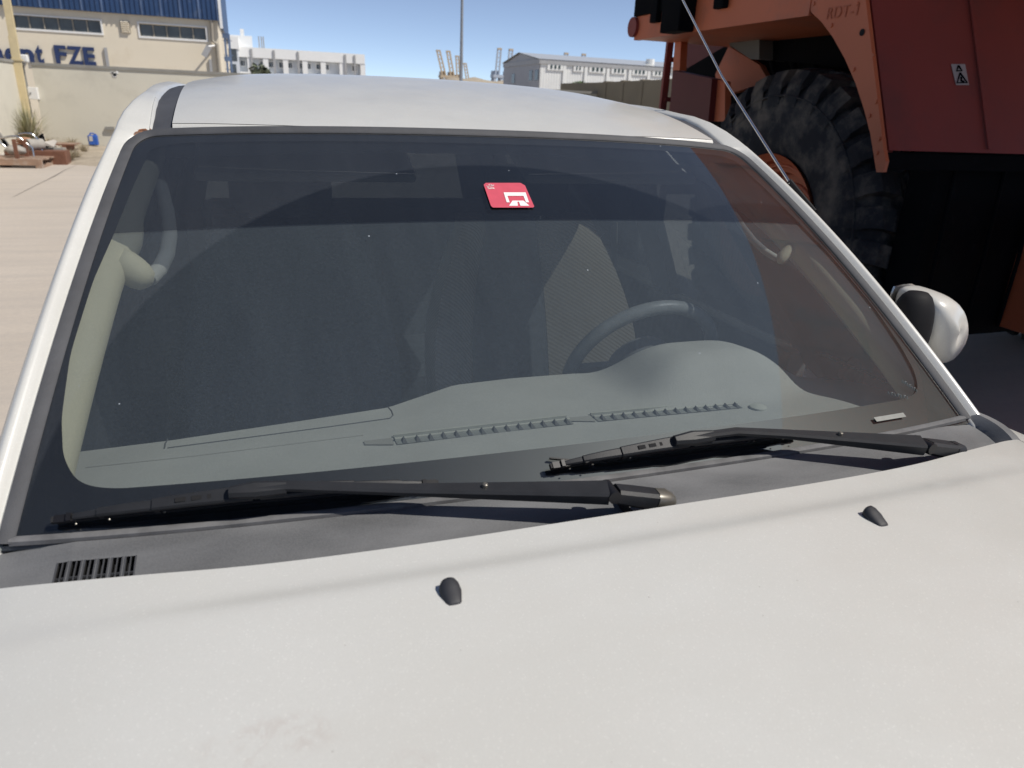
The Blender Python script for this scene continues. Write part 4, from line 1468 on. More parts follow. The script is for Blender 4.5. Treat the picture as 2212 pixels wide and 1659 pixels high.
# ---- steering wheel
sw = sub('steering_wheel', car)
cen = Vector((.42, .612, 1.118)); tilt = R(25)
nrm = Vector((0, math.cos(tilt), math.sin(tilt))); e1 = Vector((1, 0, 0)); e2 = nrm.cross(e1).normalized()
if e2.z < 0: e2 = -e2
ring = [cen + (e1 * math.cos(2 * PI * k / 48) + e2 * math.sin(2 * PI * k / 48)) * .187 for k in range(49)]
b = MB(); b.tube(ring, .0165, 12, caps=False); b.build('rim', M['wheelgrey'], sw, smooth=180)
b = MB(); b.tube([cen - nrm * .03, cen - nrm * .01, cen + nrm * .02, cen + nrm * .03], [.085, .09, .08, .04], 24); b.build('hub', M['grey_trim'], sw, smooth=50)
for a in (0, 180, 250, 290):
    dv = e1 * math.cos(R(a)) + e2 * math.sin(R(a)); b = MB(); b.bar([cen + dv * .07, cen + dv * .19], .035, .016, nrm); b.build('spoke', M['grey_trim'], sw)
b = MB(); b.tube([cen - nrm * .02, cen - nrm * .35], .035, 12); b.build('column', M['grey_trim'], sw)

# ---- seats


def seat(x0, name, tan):
    o = sub(name, car)
    def backrest(dx0, dx1, f_out, mat, nm, taper=True):
        rr = []
        for i in range(11):
            f = i / 10; z = .72 + .63 * f; yb = 1.06 + .17 * f
            wsc = 1 - .34 * max(0, (f - .40) / .60) ** 1.8
            xa, xb = x0 + dx0 * wsc, x0 + dx1 * wsc
            th = .10 - .03 * f
            n = 8; ring = []
            for k in range(n + 1):
                u = k / n; x = xa + (xb - xa) * u
                ring.append((x, yb - f_out * math.sin(PI * u) - (.04 * (abs(2 * (x - x0) / .54)) ** 2) + .02 * f * f, z))
            ring += [(xb, yb + th, z), (xa, yb + th, z)]
            rr.append(ring)
        top = [(p[0] * .97 + x0 * .03, p[1] + .03, p[2] + .035) for p in rr[-1]]
        rr.append(top)
        b = MB(); b.rings(rr, True, True); b.build(nm, mat, o, smooth=60)
    if not tan:
        backrest(-.285, .285, .03, M['seatdark'], 'backrest')
    else:
        backrest(-.205, .045, .02, M['seatdark'], 'backrest_centre')
        backrest(-.33, -.207, .02, M['seattan'], 'side_bolster')
        backrest(.047, .33, .02, M['seattan'], 'side_bolster')
    rr = []
    for i in range(8):
        f = i / 7; z = 1.385 + .15 * f; wv = .135 * (1 - .25 * (2 * f - 1) ** 4); d = .05 * (1 - .5 * (2 * f - 1) ** 4)
        rr.append([(x0 + wv * abs(math.cos(2 * PI * k / 20)) ** .6 * (1 if math.cos(2 * PI * k / 20) > 0 else -1), 1.27 + d * math.sin(2 * PI * k / 20), z) for k in range(20)])
    b = MB(); b.rings(rr, True, True); b.build('headrest', M['seatdark'], o, smooth=60)
    b = MB(); b.tube([(x0 - .05, 1.27, 1.33), (x0 - .05, 1.27, 1.41)], .007, 8); b.tube([(x0 + .05, 1.27, 1.33), (x0 + .05, 1.27, 1.41)], .007, 8); b.build('headrest_posts', M['chrome'], o)
    b = MB(); b.box((x0, .85, .66), (.54, .52, .16)); b.build('cushion', M['seatdark'], o, bevel=.04)


seat(.345, 'driver_seat', True)
seat(-.37, 'passenger_seat', False)
rs = sub('rear_bench', car)
b = MB(); b.box((0, 2.25, 1.0), (1.3, .16, .62), Matrix.Rotation(R(-12), 3, 'X')); b.build('backrest', M['seatdark'], rs, bevel=.04)
b = MB(); b.box((0, 1.95, .66), (1.3, .5, .18)); b.build('cushion', M['seatdark'], rs, bevel=.04)
# driver's belt
b = MB(); b.bar([(.70, 1.36, 1.34), (.665, 1.25, 1.05), (.66, 1.15, .7)], .045, .003, (1, 0, 0)); b.build('seat_belt', M['grey_trim'], car)

# ---- headliner, sun visors
b = MB(); b.grid(lambda x, y: (x, y, min(1.60, roof_z(x, y) - .035) - .02 * (x / .6) ** 2), np.linspace(-.63, .63, 9), np.linspace(.69, 3.3, 20)); b.build('headliner', M['headliner'], car, smooth=60)
for x in (-.33, .33):
    b = MB(); b.box((x, .735, 1.58), (.42, .17, .022), Matrix.Rotation(R(20), 3, 'X')); b.build('sun_visor', M['headliner'], car, bevel=.008)

# ---- body: sides with window openings, glazing, tail, underbody, wheels, nose


def side(sx):
    X = .905
    # lower body with wheel arches, polygon in y,z
    poly = []
    poly += [(-1.62, .55), (-1.66, .95), (-1.60, 1.00)] if False else []
    pts = [(-1.40, .42)]
    wc1, wc2, ra = -.72, 2.13, .44
    for k in range(13):
        a = PI - k * PI / 12; pts.append((wc1 + ra * math.cos(a), .40 + ra * math.sin(a)))
    for k in range(13):
        a = PI - k * PI / 12; pts.append((wc2 + ra * math.cos(a), .40 + ra * math.sin(a)))
    pts += [(3.38, .45), (3.42, 1.13), (.95, 1.11), (.50, 1.05), (.36, .98), (-1.35, .82)]
    b = MB(); b.prism([(sx * X, y, z) for y, z in pts], (-sx * .03, 0, 0)); b.build('body_side', M['paint'], car)
    def up(y, z):     # slope of the glasshouse side
        f = (z - 1.13) / .5; return sx * (.86 - .205 * f)
    for (ya, yb, sl0, sl1) in ((1.14, 1.27, 0, .02), (2.0, 2.18, 0, .02), (2.72, 2.98, .02, .05)):
        b = MB(); b.add([(up(ya, 1.13), ya, 1.13), (up(yb, 1.13), yb, 1.13), (up(yb, 1.63), yb + sl0, 1.63), (up(ya, 1.63), ya + sl0, 1.63)], [(0, 1, 2, 3)])
        b.build('window_pillar', M['blackplastic'], car, solid=.03)
    for (ya, yb, yc, yd) in ((.55, 1.16, 1.16, .90), (1.25, 2.02, 2.02, 1.25), (2.14, 2.75, 2.75, 2.15), (2.95, 3.35, 3.1, 2.97)):
        b = MB(); b.add([(up(ya, 1.13), ya, 1.13), (up(yb, 1.13), yb, 1.13), (up(yc, 1.64), yc, 1.64), (up(yd, 1.64), yd, 1.64)], [(0, 1, 2, 3)])
        b.build('side_window', M['sideglass'] if ya < .5 and sx > 0 else M['rearglass'], car)
    b = MB(); b.box2((sx * .873, .55, .43), (sx * .81, 3.35, 1.145)); b.build('door_trim', M['darktrim'], car, bevel=.01)
    b = MB(); b.add([(sx * .66, 3.10, 1.64), (sx * .60, 3.30, 1.64), (sx * .74, 3.43, 1.12), (sx * .88, 3.43, 1.12), (sx * .88, 3.0, 1.12)], [(0, 1, 2, 3, 4)]); b.build('rear_corner_pillar', M['blackplastic'], car, solid=.02)
    rr = [[(sx * .664, y, 1.60), (sx * .652, y, 1.628), (sx * .615, y, roof_z(.6, y) - .028), (sx * .56, y, roof_z(.56, y) - .03)] for y in np.linspace(.70, 3.3, 14)]
    b = MB(); b.rings(rr, False); b.build('door_frame_top', M['blackplastic'], car)
    b = MB(); b.add([(sx * .78, .10, 1.13), (sx * .86, .40, 1.06), (sx * .86, .57, 1.12), (sx * .668, .92, 1.60), (sx * .640, .64, 1.615), (sx * .715, .24, 1.37)], [(0, 1, 2, 3, 4, 5)]); b.build('door_quarter_panel', M['blackplastic'], car)
    b = MB(); b.box2((sx * .93, .95, .93), (sx * .91, 1.12, .965)); b.build('door_handle', M['paint'], car, bevel=.008)
    for wy in (wc1, wc2):
        wh = sub('road_wheel', car); xx = sx * .80
        rr = [];
        for (dx, r_) in ((-.11, .26), (-.115, .33), (-.09, .375), (0, .385), (.09, .375), (.115, .33), (.11, .26)):
            rr.append([(xx + dx, wy + r_ * math.cos(2 * PI * k / 36), .385 + r_ * math.sin(2 * PI * k / 36)) for k in range(36)])
        b = MB(); b.rings(rr, True, False); b.build('tyre', M['tyre_car'], wh, smooth=50)
        b = MB()
        rr = [[(xx + sx * .06, wy + r_ * math.cos(2 * PI * k / 30), .385 + r_ * math.sin(2 * PI * k / 30)) for k in range(30)] for r_ in (.262, .24)]
        b.rings(rr, True, False)
        for k in range(6):
            a = k * PI / 3; b.bar([(xx + sx * .07, wy, .385), (xx + sx * .075, wy + .25 * math.cos(a), .385 + .25 * math.sin(a))], .06, .02, (1, 0, 0))
        b.build('rim', M['alloy'], wh)


side(1); side(-1)
b = MB(); b.box2((-.86, -1.3, .34), (.86, 3.35, .42)); b.build('underbody', M['void'], car)
b = MB(); b.box2((-.79, .41, .425), (.79, 3.34, .45)); b.build('cabin_carpet', M['darktrim'], car)
b = MB(); b.add([(-.80, 3.42, 1.13), (.80, 3.42, 1.13), (.62, 3.25, 1.62), (-.62, 3.25, 1.62)], [(0, 1, 2, 3)]); b.build('rear_window', M['rearglass'], car)
b = MB(); b.box2((-.88, 3.36, .42), (.88, 3.44, 1.129)); b.build('tailgate', M['paint'], car, bevel=.02)
b = MB(); b.box2((-.88, .36, .42), (.88, .40, 1.12)); b.build('bulkhead', M['void'], car)
# nose
b = MB(); b.grid(lambda x, v: (x, -1.42 - .10 * math.sin(v * PI * .5) + .10 * (abs(x) / .9) ** 3, 1.03 - .55 * v), np.linspace(-.88, .88, 20), np.linspace(0, 1, 8)); b.build('front_bumper', M['paint'], car, smooth=60)
gr = sub('grille', car)
for k in range(4):
    b = MB(); b.box((0, -1.53, .97 - .055 * k), (.62, .03, .02)); b.build('grille_bar', M['chrome'], gr)
for sx in (-1, 1):
    b = MB(); b.box((sx * .64, -1.47, .93), (.34, .09, .16), Matrix.Rotation(R(12 * sx), 3, 'Z')); b.build('headlight', M['whitebox'], car, bevel=.03)

# ================================================================== RED HAUL TRUCK
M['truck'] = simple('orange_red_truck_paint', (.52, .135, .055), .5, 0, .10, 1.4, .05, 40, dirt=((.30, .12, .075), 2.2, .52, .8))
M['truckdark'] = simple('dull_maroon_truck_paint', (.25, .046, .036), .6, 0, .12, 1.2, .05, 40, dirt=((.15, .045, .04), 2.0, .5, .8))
M['truckshade'] = simple('shade_darkened_truck_paint', (.105, .014, .013), .6, 0, .12, 1.6)  # truck red darkened to carry the shade under the deck
M['trucktyre'] = simple('dusty_truck_tyre', (.036, .038, .042), .9, 0, .3, 5, .5, 45, spec=.2, dirt=((.19, .165, .13), 5, .46, .74))
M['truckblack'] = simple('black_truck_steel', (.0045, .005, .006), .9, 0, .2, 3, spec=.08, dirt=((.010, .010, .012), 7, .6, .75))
M['truckgrey'] = simple('grey_truck_housing', (.13, .13, .12), .6, 0, .1, 3)
TX = 2.40
tk = thing('haul_truck', (4.4, 0, 0), 'huge red dump truck parked close on the right with lugged tyre', 'truck')


def big_wheel(cx, cy, sx=-1):
    o = bpy.data.objects.new('wheel', None); C.objects.link(o); o.parent = tk; o.location = (-4.4, 0, 0)
    Rw, Wd = 1.0, .42
    rr = []
    prof = [(0.03, .47), (0.0, .52), (-.012, .62), (-.015, .72), (-.004, .80), (.03, .87), (.055, .905), (.10, .935), (Wd - .10, .935), (Wd - .05, .9), (Wd, .8), (Wd, .5)]
    n = 72
    for (dx, r_) in prof:
        rr.append([(cx + dx * -sx, cy + r_ * math.cos(2 * PI * k / n), Rw + r_ * math.sin(2 * PI * k / n)) for k in range(n)])
    b = MB(); b.rings(rr, True, False); ty = b.build('tyre', M['trucktyre'], o, smooth=35)
    nl = 30
    for row in (0, 1):
        for k in range(nl):
            a = 2 * PI * (k + row * .5) / nl; b = MB()
            def pt(x, da, r_): return (cx + x * -sx, cy + r_ * math.cos(a + da), Rw + r_ * math.sin(a + da))
            w_ = .074
            if row == 0:
                X = [(-.012, 0, .80), (.0, 0, .90), (.045, 0, .985), (.16, .03, 1.0), (Wd * .47, .10, 1.0)]
            else:
                X = [(Wd + .012, 0, .80), (Wd, 0, .90), (Wd - .045, 0, .985), (Wd - .16, .03, 1.0), (Wd * .53, .10, 1.0)]
            rg = [[pt(x, da - w_, min(r_ - .03, .90)), pt(x, da - w_ * .86, r_), pt(x, da + w_ * .86, r_), pt(x, da + w_, min(r_ - .03, .90))] for (x, da, r_) in X]
            b.rings(rg, True, True); b.build('tread_lug', M['trucktyre'], ty)
    # raised ring and lettering on the sidewall
    b = MB(); b.tube([(cx - .006 * -sx, cy + .83 * math.cos(2 * PI * k / n), Rw + .83 * math.sin(2 * PI * k / n)) for k in range(n + 1)], .008, 6, caps=False); b.build('sidewall_ring', M['trucktyre'], ty, smooth=180)
    rr = []
    for (dx, r_) in ((.0, .475), (.03, .455), (.05, .43), (.10, .42), (.12, .36), (.20, .34), (.22, .20), (.10, .18), (.06, .10), (.06, .0)):
        rr.append([(cx + dx * -sx, cy + max(r_, .001) * math.cos(2 * PI * k / 48), Rw + max(r_, .001) * math.sin(2 * PI * k / 48)) for k in range(48)])
    b = MB(); b.rings(rr, True, False); rm = b.build('rim', M['truck'], o, smooth=35)
    for r_, dx in ((.40, .105), (.28, .205)):
        b = MB(); b.tube([(cx + dx * -sx, cy + r_ * math.cos(2 * PI * k / 48), Rw + r_ * math.sin(2 * PI * k / 48)) for k in range(49)], .014, 6, caps=False); b.build('rim_ring', M['truck'], rm, smooth=180)
    return o


big_wheel(2.80, 3.27)
big_wheel(2.80, -2.7)
big_wheel(6.0, 3.17, 1)
# fender plate: flat plate with curved inner edge
F = [atx(*p, TX) for p in ((1747, -2), (1752, 26), (1775, 48), (1800, 82), (1825, 127), (1848, 180), (1866, 235), (1880, 290), (1888, 340), (1893, 372), (1907, 372), (1913, 348), (1909, 325))]
ft = atx(1870, 0, TX); fb = atx(1909, 325, TX); sl = (ft - fb) / (ft[2] - fb[2])
tp2 = fb + sl * (3.0 - fb[2])
poly = [np.array([TX, F[0][1], 3.0])] + F + [tp2]
b = MB(); b.prism([(TX, p[1], p[2]) for p in poly], (.022, 0, 0)); b.build('fender', M['truck'], tk)
# inside lip of fender
b = MB()
A = [(TX + .023, p[1], p[2]) for p in F[1:9]]; b.rings([A, [(x + .10, y, z) for x, y, z in A]], False, False); b.build('fender_arch', M['truckdark'], tk, solid=.01)
me = text_mesh('RDT-1', .078, .0006, 0, 1.1)
for v in me.vertices:
    c = v.co; v.co = Vector((TX - .004 - c.z - 4.4, atx(1784, 42, TX)[1] - c.x, atx(1784, 42, TX)[2] + c.y))
M['faint'] = simple('faded_marking', (.42, .105, .045), .6, 0, .1, 5)
me.materials.clear(); me.materials.append(M['faint']); o = bpy.data.objects.new('fender_lettering', me); C.objects.link(o); o.parent = tk
c = atx(1863, 70, TX); b = MB(); b.tube([(TX - .001, c[1], c[2]), (TX - .004, c[1], c[2])], .016, 10); b.build('bolt_hole', M['void'], tk)
# sloping panel facing the camera
b = MB(); pb0 = np.array([TX + .055, fb[1] + .02, fb[2]]); pt0 = pb0 + sl * (3.0 - fb[2])
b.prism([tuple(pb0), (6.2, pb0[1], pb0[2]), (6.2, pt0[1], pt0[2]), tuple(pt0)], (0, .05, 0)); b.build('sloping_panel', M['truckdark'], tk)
nP = np.cross(np.array([1., 0, 0]), sl); nP /= np.linalg.norm(nP); nP = nP if nP[1] < 0 else -nP


def on_panel(px, py, off=.004):
    d = ray(px, py); k = ((pb0 - CAM) @ nP + off) / (d @ nP); return CAM + k * d


Z5 = lambda zx, zy: ((3100 + zx * .5425) * .5486, zy * .5425 * .5486)
M['sticker'] = simple('grey_warning_label', (.42, .38, .36), .6, 0, .05, 20)
b = MB(); b.add([on_panel(*Z5(*p)) for p in ((1188, 465), (1290, 465), (1320, 618), (1225, 618))], [(0, 1, 2, 3)]); stk = b.build('warning_label', M['sticker'], tk)
for tri in (((1254, 530), (1305, 600), (1233, 600)), ((1242, 476), (1266, 514), (1230, 514))):
    b = MB(); P3 = [on_panel(*Z5(*p), .006) for p in tri]; b.tube(P3 + [P3[0]], .0045, 5); b.build('warning_triangle', M['truckblack'], stk)
b = MB(); b.tube([on_panel(*Z5(*p), .006) for p in ((1262, 560), (1262, 585), (1275, 590), (1283, 596))], .005, 5); b.build('warning_triangle', M['truckblack'], stk)
# dark machinery below the panel
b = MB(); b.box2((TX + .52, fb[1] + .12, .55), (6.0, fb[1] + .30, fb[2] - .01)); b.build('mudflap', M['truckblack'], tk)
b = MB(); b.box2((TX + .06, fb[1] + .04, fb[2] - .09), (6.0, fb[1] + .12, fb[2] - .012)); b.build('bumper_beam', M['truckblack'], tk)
for x in (3.0, 3.35, 3.62):
    b = MB(); b.tube([(x, fb[1] + .10, fb[2] - .05), (x - .02, fb[1] + .06, 1.0), (x + .03, fb[1] + .1, .6)], .012, 6); b.build('hanging_hose', M['truckblack'], tk)
c0 = at(2176, 727, 1.9) + np.array([.14, 0, 0])
b = MB(); b.box2((c0[0], 1.9, c0[2]), (c0[0] + 1.2, 2.2, c0[2] + .72)); b.build('step_box', M['truck'], tk, bevel=.015)
b = MB(); b.box2((c0[0] + .08, 1.885, c0[2] + .45), (c0[0] + 1.0, 1.9, c0[2] + .6)); b.build('step_slot', M['truckblack'], tk)
b = MB(); b.box2((c0[0] + .4, 2.0, c0[2] + .7), (c0[0] + .6, 2.4, fb[2])); b.build('step_bracket', M['truckblack'], tk)
# bolts along the fender edge, stiffeners and hoses
for (px, py) in ((1752, 8), (1790, 55), (1838, 150), (1872, 250), (1888, 330), (1846, 8), (1880, 120), (1896, 220), (1903, 300)):
    c = atx(px + (6 if px < 1889 else -4), py, TX); b = MB(); b.tube([(TX + .001, c[1], c[2]), (TX - .007, c[1], c[2])], .011, 6); b.build('bolt', M['truck'], tk)
for x in (3.1, 3.9):
    q0 = pb0 + np.array([x - pb0[0], -.004, .02]); q1 = q0 + sl * 1.3
    b = MB(); b.bar([q0, q1], .022, .006, tuple(nP)); b.build('weld_seam', M['truckdark'], tk)
for k in range(3):
    b = MB(); y = 3.6 + k * .22; b.tube([(3.2, y, 2.19), (3.25, y - .1, 1.95), (3.3, y - .25, 1.86), (3.5, y - .3, 1.9)], .022, 8); b.build('hydraulic_hose', M['truckblack'], tk)
# chassis
for x in (3.9, 4.9):
    b = MB(); b.box2((x - .1, -5, .95), (x + .1, 4.6, 1.35)); b.build('chassis_rail', M['truckblack'], tk)
for y in (3.17, -2.7):
    b = MB(); b.tube([(2.95, y, 1.0), (5.9, y, 1.0)], .16, 12); b.build('axle', M['truckblack'], tk)
# deck with fascia
dz = 2.205
ya, yb = atx(1752, 24, TX)[1], atx(1372, 69, TX)[1]
b = MB(); b.box2((TX - .005, ya + .01, dz), (TX + .04, yb, dz + .36)); b.build('deck_fascia', M['truck'], tk)
b = MB(); b.box2((TX + .041, fb[1] + .45, dz + .005), (6.3, yb, dz + .07)); b.build('deck', M['truck'], tk)
b = MB(); b.tube([(TX - .03, yb + .005, dz + .09), (TX + .05, yb + .005, dz + .09)], .07, 20); b.build('marker_lamp', M['truckdark'], tk, smooth=40)
for (pxa, pxb, pya, pyb, nm, th) in ((1373, 1470, -30, 28, 'side_board', .02), (1414, 1428, -30, 50, 'guard_bracket', .045), (1459, 1500, -30, 72, 'tool_locker', .12), (1551, 1572, -30, 20, 'guard_bracket', .045)):
    p0, p1 = atx(pxa, (pya + pyb) / 2, TX - .02), atx(pxb, (pya + pyb) / 2, TX - .02); z0 = atx((pxa + pxb) / 2, pyb, TX)[2]
    b = MB(); b.box2((TX - .006 - th, min(p0[1], p1[1]), z0), (TX - .006, max(p0[1], p1[1]), z0 + .75)); b.build(nm, M['truckblack'], tk, bevel=.008)
# front column, side panels and ladder at the far end
PX = 2.75


def tpanel(pts, X, thick, name, mat):
    P3 = [atx(*p, X) for p in pts]; b = MB(); b.prism([(X, p[1], p[2]) for p in P3], (thick, 0, 0)); return b.build(name, mat, tk)


tpanel([(1459, 74), (1472, 74), (1468, 152), (1453, 152)], PX, .06, 'front_column', M['truck'])
tpanel([(1472, 74), (1602, 78), (1600, 180), (1468, 155)], PX + .9, .05, 'radiator_side', M['truckshade'])
tpanel([(1453, 152), (1538, 170), (1530, 262), (1446, 262)], PX, .08, 'bumper_corner', M['truckshade'])
tpanel([(1536, 168), (1566, 176), (1566, 262), (1530, 262)], PX + .05, .05, 'bumper_return', M['truck'])
tpanel([(1574, 100), (1640, 140), (1660, 175), (1550, 212), (1545, 160)], PX + .5, .05, 'strut_plate', M['truck'])
tpanel([(1560, 42), (1800, 40), (1800, 62), (1640, 70), (1560, 66)], PX + .25, .04, 'deck_beam', M['truckgrey'])
tpanel([(1572, 66), (1640, 62), (1640, 128), (1622, 128), (1576, 98)], PX + .3, .3, 'air_tank_housing', M['truckgrey'])
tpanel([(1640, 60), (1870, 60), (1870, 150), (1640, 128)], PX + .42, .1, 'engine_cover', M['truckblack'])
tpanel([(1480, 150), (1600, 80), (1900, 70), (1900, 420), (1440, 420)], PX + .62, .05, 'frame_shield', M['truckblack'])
ld = bpy.data.objects.new('access_ladder', None); C.objects.link(ld); ld.parent = tk; ld.location = (-4.4, 0, 0)
a0, a1 = at(1451, 62, 4.75), at(1426, 262, 4.75)
c0_, c1_ = at(1474, 62, 4.75), at(1450, 262, 4.75)
b = MB(); b.bar([np.array([a1[0], 4.75, .45]), a0], .055, .03, (0, 1, 0)); b.build('stile', M['truckdark'], ld)
b = MB(); b.bar([np.array([c1_[0], 4.75, .45]), c0_], .055, .03, (0, 1, 0)); b.build('stile', M['truckdark'], ld)
for k in range(6):
    z = at(1440, 128, 4.75)[2] - .30 * k
    b = MB(); b.box(((a0[0] + c0_[0]) / 2, 4.75, z), (c0_[0] - a0[0], .05, .035)); b.build('rung', M['truckdark'], ld)
# engine hood, cab, and an unseen body sized to shade mirror and ground
b = MB(); b.box2((4.0, 2.9, 1.3), (5.8, 4.5, 2.19)); b.build('engine_block', M['truckblack'], tk)
b = MB(); b.box2((2.9, 2.95, 2.29), (4.1, 4.3, 3.6)); b.build('cab', M['truck'], tk, bevel=.04)
BX = 2.55
b = MB(); ZB = 3.69
b.add([(BX + .25, -6.2, 2.9), (6.9, -6.2, 2.9), (6.9, 2.6, 2.55), (BX + .25, 2.6, 2.55), (BX, -6.4, ZB), (7.2, -6.4, ZB), (7.2, 2.9, ZB), (BX, 2.9, ZB)],
      [(0, 3, 2, 1), (0, 1, 5, 4), (1, 2, 6, 5), (2, 3, 7, 6), (3, 0, 4, 7), (4, 5, 6, 7)])
b.build('unseen_dump_body', M['truck'], tk)  # off-screen neighbour truck, joined to this one to cast shade
for k in range(9):
    y = -5.9 + k * 1.0; b = MB(); b.prism([(BX + .16, y, 2.95), (BX - .01, y, 3.5), (BX - .05, y, 3.5), (BX + .08, y, 2.95)], (0, .2, 0)); b.build('body_rib', M['truck'], tk)
b = MB(); b.box2((2.6, 2.901, ZB - .1), (6.3, 4.9, ZB + .02)); b.build('unseen_shade_canopy', M['truck'], tk)  # added overhang out of view, there for its shade on the truck

# ================================================================== SCRAP AND PLANTS BY THE WALL
M['timber'] = simple('weathered_red_timber', (.30, .195, .135), .9, 0, .25, 3, .2, 60, dirt=((.42, .36, .30), 5, .5, .7))
M['timberdark'] = simple('rusty_timber', (.17, .075, .045), .9, 0, .25, 6)
M['greyfab'] = simple('grey_sacking', (.34, .315, .28), .95, 0, .2, 8, .4, 40)
M['paleboard'] = simple('pale_board', (.50, .46, .41), .9, 0, .12, 4)
M['blueplastic'] = simple('blue_jerrycan_plastic', (.025, .10, .42), .45, 0, .1, 8, dirt=((.16, .22, .36), 14, .55, .7))
M['orangefab'] = simple('orange_scrap', (.42, .23, .14), .8, 0, .2, 8)
M['reed'] = simple('dry_reed', (.29, .275, .15), .85, 0, .3, 3)
M['reedpale'] = simple('pale_reed', (.43, .40, .27), .85, 0, .25, 3)
M['drygrass'] = simple('dry_grass_straw', (.36, .30, .20), .9, 0, .3, 3)


def gp(px, py): return atz(px, py, 0)


# long timber skid at the front with two posts
p0, p1 = gp(-60, 362), gp(92, 364)
yk = p1[1]
t = thing('timber_skid', (p1[0] - 1, yk, 0), 'weathered timber skid lying at the left edge of the yard', 'timber')
for (dy, z0, z1, nm) in ((0, .06, .16, 'beam'), (.9, .06, .16, 'beam')):
    b = MB(); b.box2((p0[0] - 2, yk + dy, z0), (p1[0], yk + dy + .12, z1)); b.build(nm, M['timber'], t)
for k in range(4):
    b = MB(); b.box2((p0[0] - 2, yk + .0 + k * .26, .161), (p1[0] + .05 * (k % 2), yk + .22 + k * .26, .19)); b.build('plank', M['timber'], t)
for xx in (p1[0] - .12, p1[0] - 2.2):
    b = MB(); b.box2((xx, yk - .01, 0), (xx + .12, yk + 1.02, .058)); b.build('bearer', M['timber'], t)
for (px, py, h_) in ((38, 348, .40), (55, 322, .36)):
    q = gp(px, py); b = MB(); yy = yk + (.1 if px == 38 else .7); x = at(px, py, yy)[0]
    b.box2((x - .035, yy, .19), (x + .035, yy + .06, .19 + h_)); b.build('post', M['timberdark'], t)
# second pallet behind it
q = gp(100, 330)
t = thing('timber_pallet', (q[0] - .3, q[1], 0), 'reddish timber pallet half buried beside the dry weeds', 'pallet')
for k in range(5):
    b = MB(); b.box2((q[0] - 1.5, q[1] + k * .2, .20), (q[0] + .7, q[1] + .15 + k * .2, .225)); b.build('plank', M['timberdark'] if k == 0 else M['timber'], t)
for k in range(3):
    b = MB(); b.box2((q[0] - 1.4 + k * .9, q[1] - .01, .02), (q[0] - 1.3 + k * .9, q[1] + 1.0, .199)); b.build('bearer', M['timberdark'], t)
# chrome framed chair lying on the skid
YC = yk + .75


def cp_(zx, zy, dy=0.0):     # pixel of the close look at the heap -> point
    return at((zx / 4.424) * .5486, (400 + zy / 4.424) * .5486, YC + dy)


t = thing('steel_chair', tuple(cp_(330, 1000) * np.array([1, 1, 0])), 'broken chrome tube chair lying on the timber heap', 'chair')
b = MB(); b.tube([cp_(-60, 640), cp_(60, 630), cp_(180, 605), cp_(290, 605), cp_(360, 640), cp_(480, 745), cp_(560, 800), cp_(600, 1010)], .022, 8); b.build('side_frame', M['chrome'], t, smooth=60)
b = MB(); b.tube([cp_(320, 570, .5), cp_(430, 552, .5), cp_(540, 555, .5), cp_(600, 600, .5), cp_(690, 690, .5), cp_(720, 830, .5), cp_(810, 950, .5)], .022, 8); b.build('side_frame', M['chrome'], t, smooth=60)
b = MB(); b.tube([cp_(-40, 650), cp_(20, 730), cp_(100, 790), cp_(230, 850), cp_(300, 870)], .022, 8); b.build('front_rail', M['chrome'], t, smooth=60)
A = [cp_(-60, 500, .1), cp_(10, 540, .1), cp_(200, 800, .1), cp_(60, 700, .1)]
b = MB(); b.add([A[0], A[1], A[2], A[3]], [(0, 1, 2, 3)]); b.build('backrest', M['greyfab'], t, solid=.06)
A = [cp_(20, 650, .05), cp_(100, 690, .05), cp_(170, 800, .05), cp_(60, 740, .05)]
b = MB(); b.add(A, [(0, 1, 2, 3)]); b.build('seat', M['truckblack'], t, solid=.05)


def lumpy(name, c, r3, mat, seed, parent=None, nz=.18):
    rg = np.random.default_rng(seed); b = MB(); rr = []
    for i in range(9):
        th = PI * (i + .02) / 8.04; ring = []
        for k in range(14):
            a = 2 * PI * k / 14; f = 1 + nz * (rg.random() - .5) * 2
            ring.append((c[0] + r3[0] * math.sin(th) * math.cos(a) * f, c[1] + r3[1] * math.sin(th) * math.sin(a) * f, c[2] + r3[2] * math.cos(th) * f))
        rr.append(ring)
    b.rings(rr, True, True); return b.build(name, mat, parent, smooth=60)


# rolled sheeting behind the chair
p = cp_(620, 740, .4)
t = thing('rolled_matting', (p[0], p[1], 0), 'grey roll of matting on the scrap heap behind the chair', 'roll')
b = MB(); b.tube([cp_(480, 755, .4), cp_(745, 745, .6)], .13, 18); b.build('roll', M['greyfab'], t, smooth=40)
b = MB(); b.box2((p[0] - .6, p[1] - .2, 0), (p[0] + .6, p[1] + .3, p[2] - .14)); b.build('support_block', M['timberdark'], t)
p = cp_(880, 730, .9)
t = thing('pale_panel', (p[0], p[1], 0), 'pale broken panel leaning against the matting roll', 'panel')
b = MB(); A = [cp_(765, 700, .8), cp_(930, 665, .9), cp_(990, 690, .9), cp_(940, 790, .8), cp_(770, 765, .8)]
b.prism([tuple(a) for a in A], (0, .05, 0)); b.build('board', M['paleboard'], t)
b = MB(); b.box2((p[0] - .35, p[1], 0), (p[0] + .25, p[1] + .25, p[2] - .1)); b.build('rubble_base', M['greyfab'], t)
tag(lumpy('grey_sack', cp_(270, 850, -.25), (.2, .16, .1), M['greyfab'], 3), 'torn grey sack in front of the chrome chair', 'sack')
tag(lumpy('orange_bundle', cp_(430, 680, .7), (.16, .14, .07), M['orangefab'], 5), 'small orange bundle on the heap behind the chair', 'bundle')
p = cp_(720, 640, .95)
t = thing('black_bottle', (p[0], p[1], 0), 'black plastic can standing beside the reeds', 'can')
